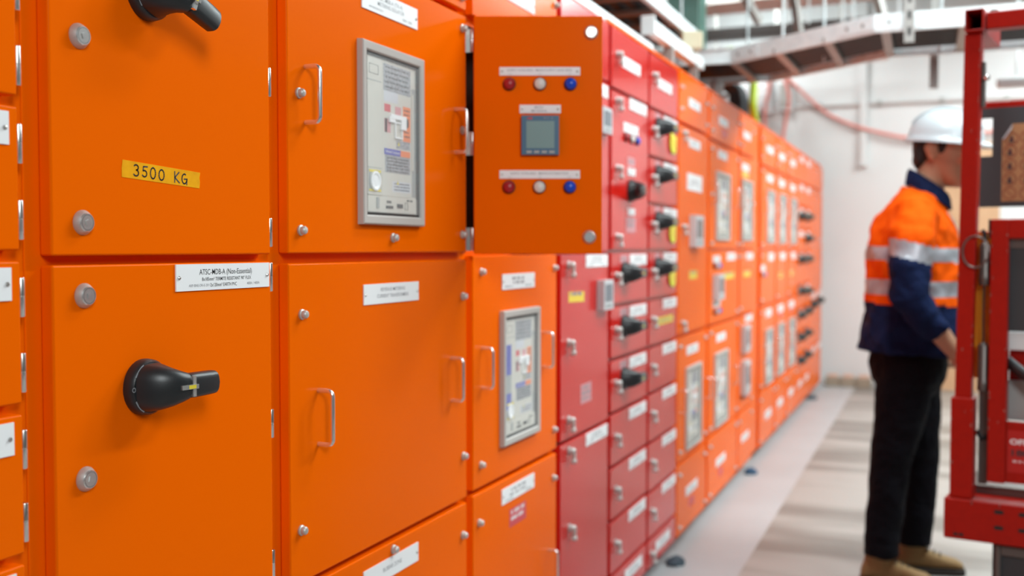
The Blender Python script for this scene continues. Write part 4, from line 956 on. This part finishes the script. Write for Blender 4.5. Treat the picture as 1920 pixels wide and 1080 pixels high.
# shirt
m = MB()
m.tube([(-.018, 0, .905), (-.016, 0, .96), (-.012, 0, 1.05), (-.010, 0, 1.17), (-.008, 0, 1.29), (-.004, 0, 1.39), (.000, 0, 1.455), (.010, 0, 1.505), (.022, 0, 1.545)],
       [(.207, .196), (.202, .186), (.196, .172), (.196, .172), (.200, .176), (.200, .158), (.170, .125), (.115, .090), (.070, .070)], 32)
for s in (-1, 1):
    m.tube([V((-.01, .10 * s, 1.435))] + SL[s], [.078, .082, .083, .082, .074, .060, .047], 20)
def shirt_mat(c):
    for s in (-1, 1):
        if c.y * s > .14 and c.z < 1.40:
            dmin = min((c - (a + (q - a) * t)).length - (.083 if a.z > 1.15 else .07) for a, q in zip(SL[s], SL[s][1:]) for t in (0, .25, .5, .75, 1))
            inside = abs(c.x + .012) < .15 and c.y * s < .165 and c.z < 1.3
            if dmin < .012 and not inside:
                z = c.z - .25 * (c.x + .04) * -1
                return 0 if z > 1.338 else (2 if z > 1.272 else 1)
    z = c.z + .03 * c.x
    return 0 if z > 1.322 else 2 if z > 1.264 else 0 if z > 1.190 else 2 if z > 1.134 else 0 if z > 1.098 else 1
sh = solid('work_shirt', m, ['hivis', 'navy', 'reflective'], P, .0075, 3, shirt_mat)
tx = bpy.data.textures.new('cloth_folds', 'CLOUDS'); tx.noise_scale = .085; tx.noise_depth = 1
dm = sh.modifiers.new('folds', 'DISPLACE'); dm.texture = tx; dm.strength = .030; dm.mid_level = .5; dm.texture_coords = 'LOCAL'
def collar_ring(o):
    out = []
    for k in range(32):
        a = 2 * math.pi * k / 32; c, s = math.cos(a), math.sin(a)
        r, dz = o
        out.append(V((.048 + (.068 + r) * c, (.064 + r) * s, 1.548 - .052 * c + dz)))
    return out
m = MB(); m.rings([collar_ring(q) for q in ((.002, -.02), (.012, -.032), (.020, -.03), (.014, .012), (.006, .030), (.001, .028), (.002, -.02))], 0, cap=False)
build('collar', m, ['navy'], sh, angle=60)
m = MB(); m.box(-.006, 0, -.012, .012, 0, .33)
build('button_strip', m, ['hivis'], sh, (.166, -.012, 1.10), (0, R(-6), 0))
for k in range(4): build('button', MB().lathe_z([(.006, 0), (.006, .003), (.0001, .0035)], 10), ['hair'], sh, (.172 - .008 * k + (0, .004, .004, -.004)[k], -.012, 1.16 + .085 * k), (0, R(84), 0))
m = MB(); m.tube(curve([(.07, -.05, 1.50), (.135, -.055, 1.42), (.178, -.052, 1.30), (.186, -.050, 1.20)]), .003, 6); m.box(.184, .190, -.08, -.026, 1.10, 1.19); build('lanyard', m, ['lanyard'], P)
# trousers
m = MB()
m.tube([(-.018, 0, .99), (-.018, 0, .93), (-.020, 0, .86), (-.020, 0, .80), (-.020, 0, .74)], [(.165, .125), (.180, .140), (.190, .148), (.185, .140), (.15, .10)], 28)
for s in (-1, 1):
    L = LEG[s]; m.tube([L[0] + V((0, 0, -.02)), L[0] * .5 + L[1] * .5, L[1], (L[1] + L[2]) / 2, L[2], L[3], L[4] + V((-.004, 0, .09)), L[4] + V((-.004, 0, .035))],
                       [(.098, .110), (.098, .106), (.094, .098), (.088, .086), (.080, .077), (.074, .070), (.072, .068), (.073, .069)], 22)
tr = solid('trousers', m, ['trouser'], P, .009, 3)
dm = tr.modifiers.new('folds', 'DISPLACE'); dm.texture = tx; dm.strength = .014; dm.mid_level = .5; dm.texture_coords = 'LOCAL'
# boots
for s in (-1, 1):
    ax = LEG[s][4].x; ay = LEG[s][4].y; m = MB(); so = MB()
    prof = ((-.082, .026, .055), (-.070, .034, .085), (-.035, .037, .105), (.02, .038, .108), (.07, .041, .085), (.12, .045, .066), (.16, .042, .056), (.185, .028, .040))
    rs = []; ss = []
    for x, hw_, zt in prof:
        ring = []
        for k in range(18):
            a = 2 * math.pi * k / 18; c, q = math.cos(a), math.sin(a); zc = (.022 + zt) / 2; rz = (zt - .022) / 2
            ring.append(V((ax + x, ay + hw_ * math.copysign(abs(c) ** .7, c) + .012 * s * (x > .1), zc + rz * math.copysign(abs(q) ** .8, q))))
        rs.append(ring)
        ss.append([V((ax + x * 1.03, ay + (hw_ + .005) * f + .012 * s * (x > .1), z)) for f, z in ((-1, 0), (1, 0), (1, .026), (-1, .026))])
    m.rings(rs); m.tube([V((ax - .015, ay, .05)), V((ax - .012, ay, .11)), V((ax - .010, ay, .16))], [(.044, .060), (.046, .056), (.048, .054)], 18)
    bo = solid('boot', m, ['boot'], P, .006, 3); so.rings(ss); build('sole', so, ['sole'], bo, bevel=.004)
    for k in range(4):
        x = .025 + .022 * k; z = .108 - .009 * k
        build('lace', MB().tube([(ax + x, ay - .026, z - .012), (ax + x + .004, ay, z + .003), (ax + x, ay + .026, z - .012)], .0028, 6), ['sole'], bo)

# ------------------------------------------------------------------ light, sky, camera
def area(name, loc, rot, sx, sy, power, col=(1, 1, 1), spread=180):
    l = bpy.data.lights.new(name, 'AREA'); l.shape = 'RECTANGLE'; l.size = sx; l.size_y = sy; l.energy = power; l.color = col; l.spread = R(spread)
    o = bpy.data.objects.new(name, l); COL.objects.link(o); o.location = loc; o.rotation_euler = [R(a) for a in rot]; return o
for x, y, z, p in ((3.5, -1.0, 3.4, 54), (4.2, -2.6, 3.85, 110), (6.6, -2.6, 3.75, 265), (9.0, -2.2, 3.5, 200), (9.0, .6, 3.9, 100)):
    area('unseen_area_light', (x, y, z), (0, 0, 0), 1.5, .35, p, (.88, .99, 1))  # unseen lamps, some added to brighten the ladder rails and back wall
area('unseen_area_light', (-1.2, -3.0, 3.2), (0, -64, 20), 1.5, 1.0, 116, (.92, .99, 1))  # unseen tilted fill, added to brighten surfaces facing the camera
w = bpy.data.worlds.new('shed_air'); SC.world = w; w.use_nodes = True
w.node_tree.nodes['Background'].inputs['Color'].default_value = (.85, .92, 1, 1); w.node_tree.nodes['Background'].inputs['Strength'].default_value = .12

cam = bpy.data.cameras.new('camera'); co = bpy.data.objects.new('camera', cam); COL.objects.link(co); SC.camera = co
cam.sensor_width = 36; cam.lens = 37.5; cam.clip_start = .05; cam.clip_end = 60
co.location = (0, -1.0668, 1.315); co.rotation_euler = (R(90 - 2.119), 0, R(21.925 - 90))
cam.dof.use_dof = True; cam.dof.focus_distance = 1.62; cam.dof.aperture_fstop = 2.8; cam.dof.aperture_blades = 9
SC.view_settings.view_transform = 'Standard'; SC.view_settings.look = 'None'; SC.view_settings.gamma = 1; SC.view_settings.use_curve_mapping = False
SC.view_settings.exposure = 0.0
SC.cycles.use_denoising = True; SC.cycles.max_bounces = 8; SC.cycles.caustics_reflective = False; SC.cycles.caustics_refractive = False
SC.cycles.sample_clamp_indirect = 6
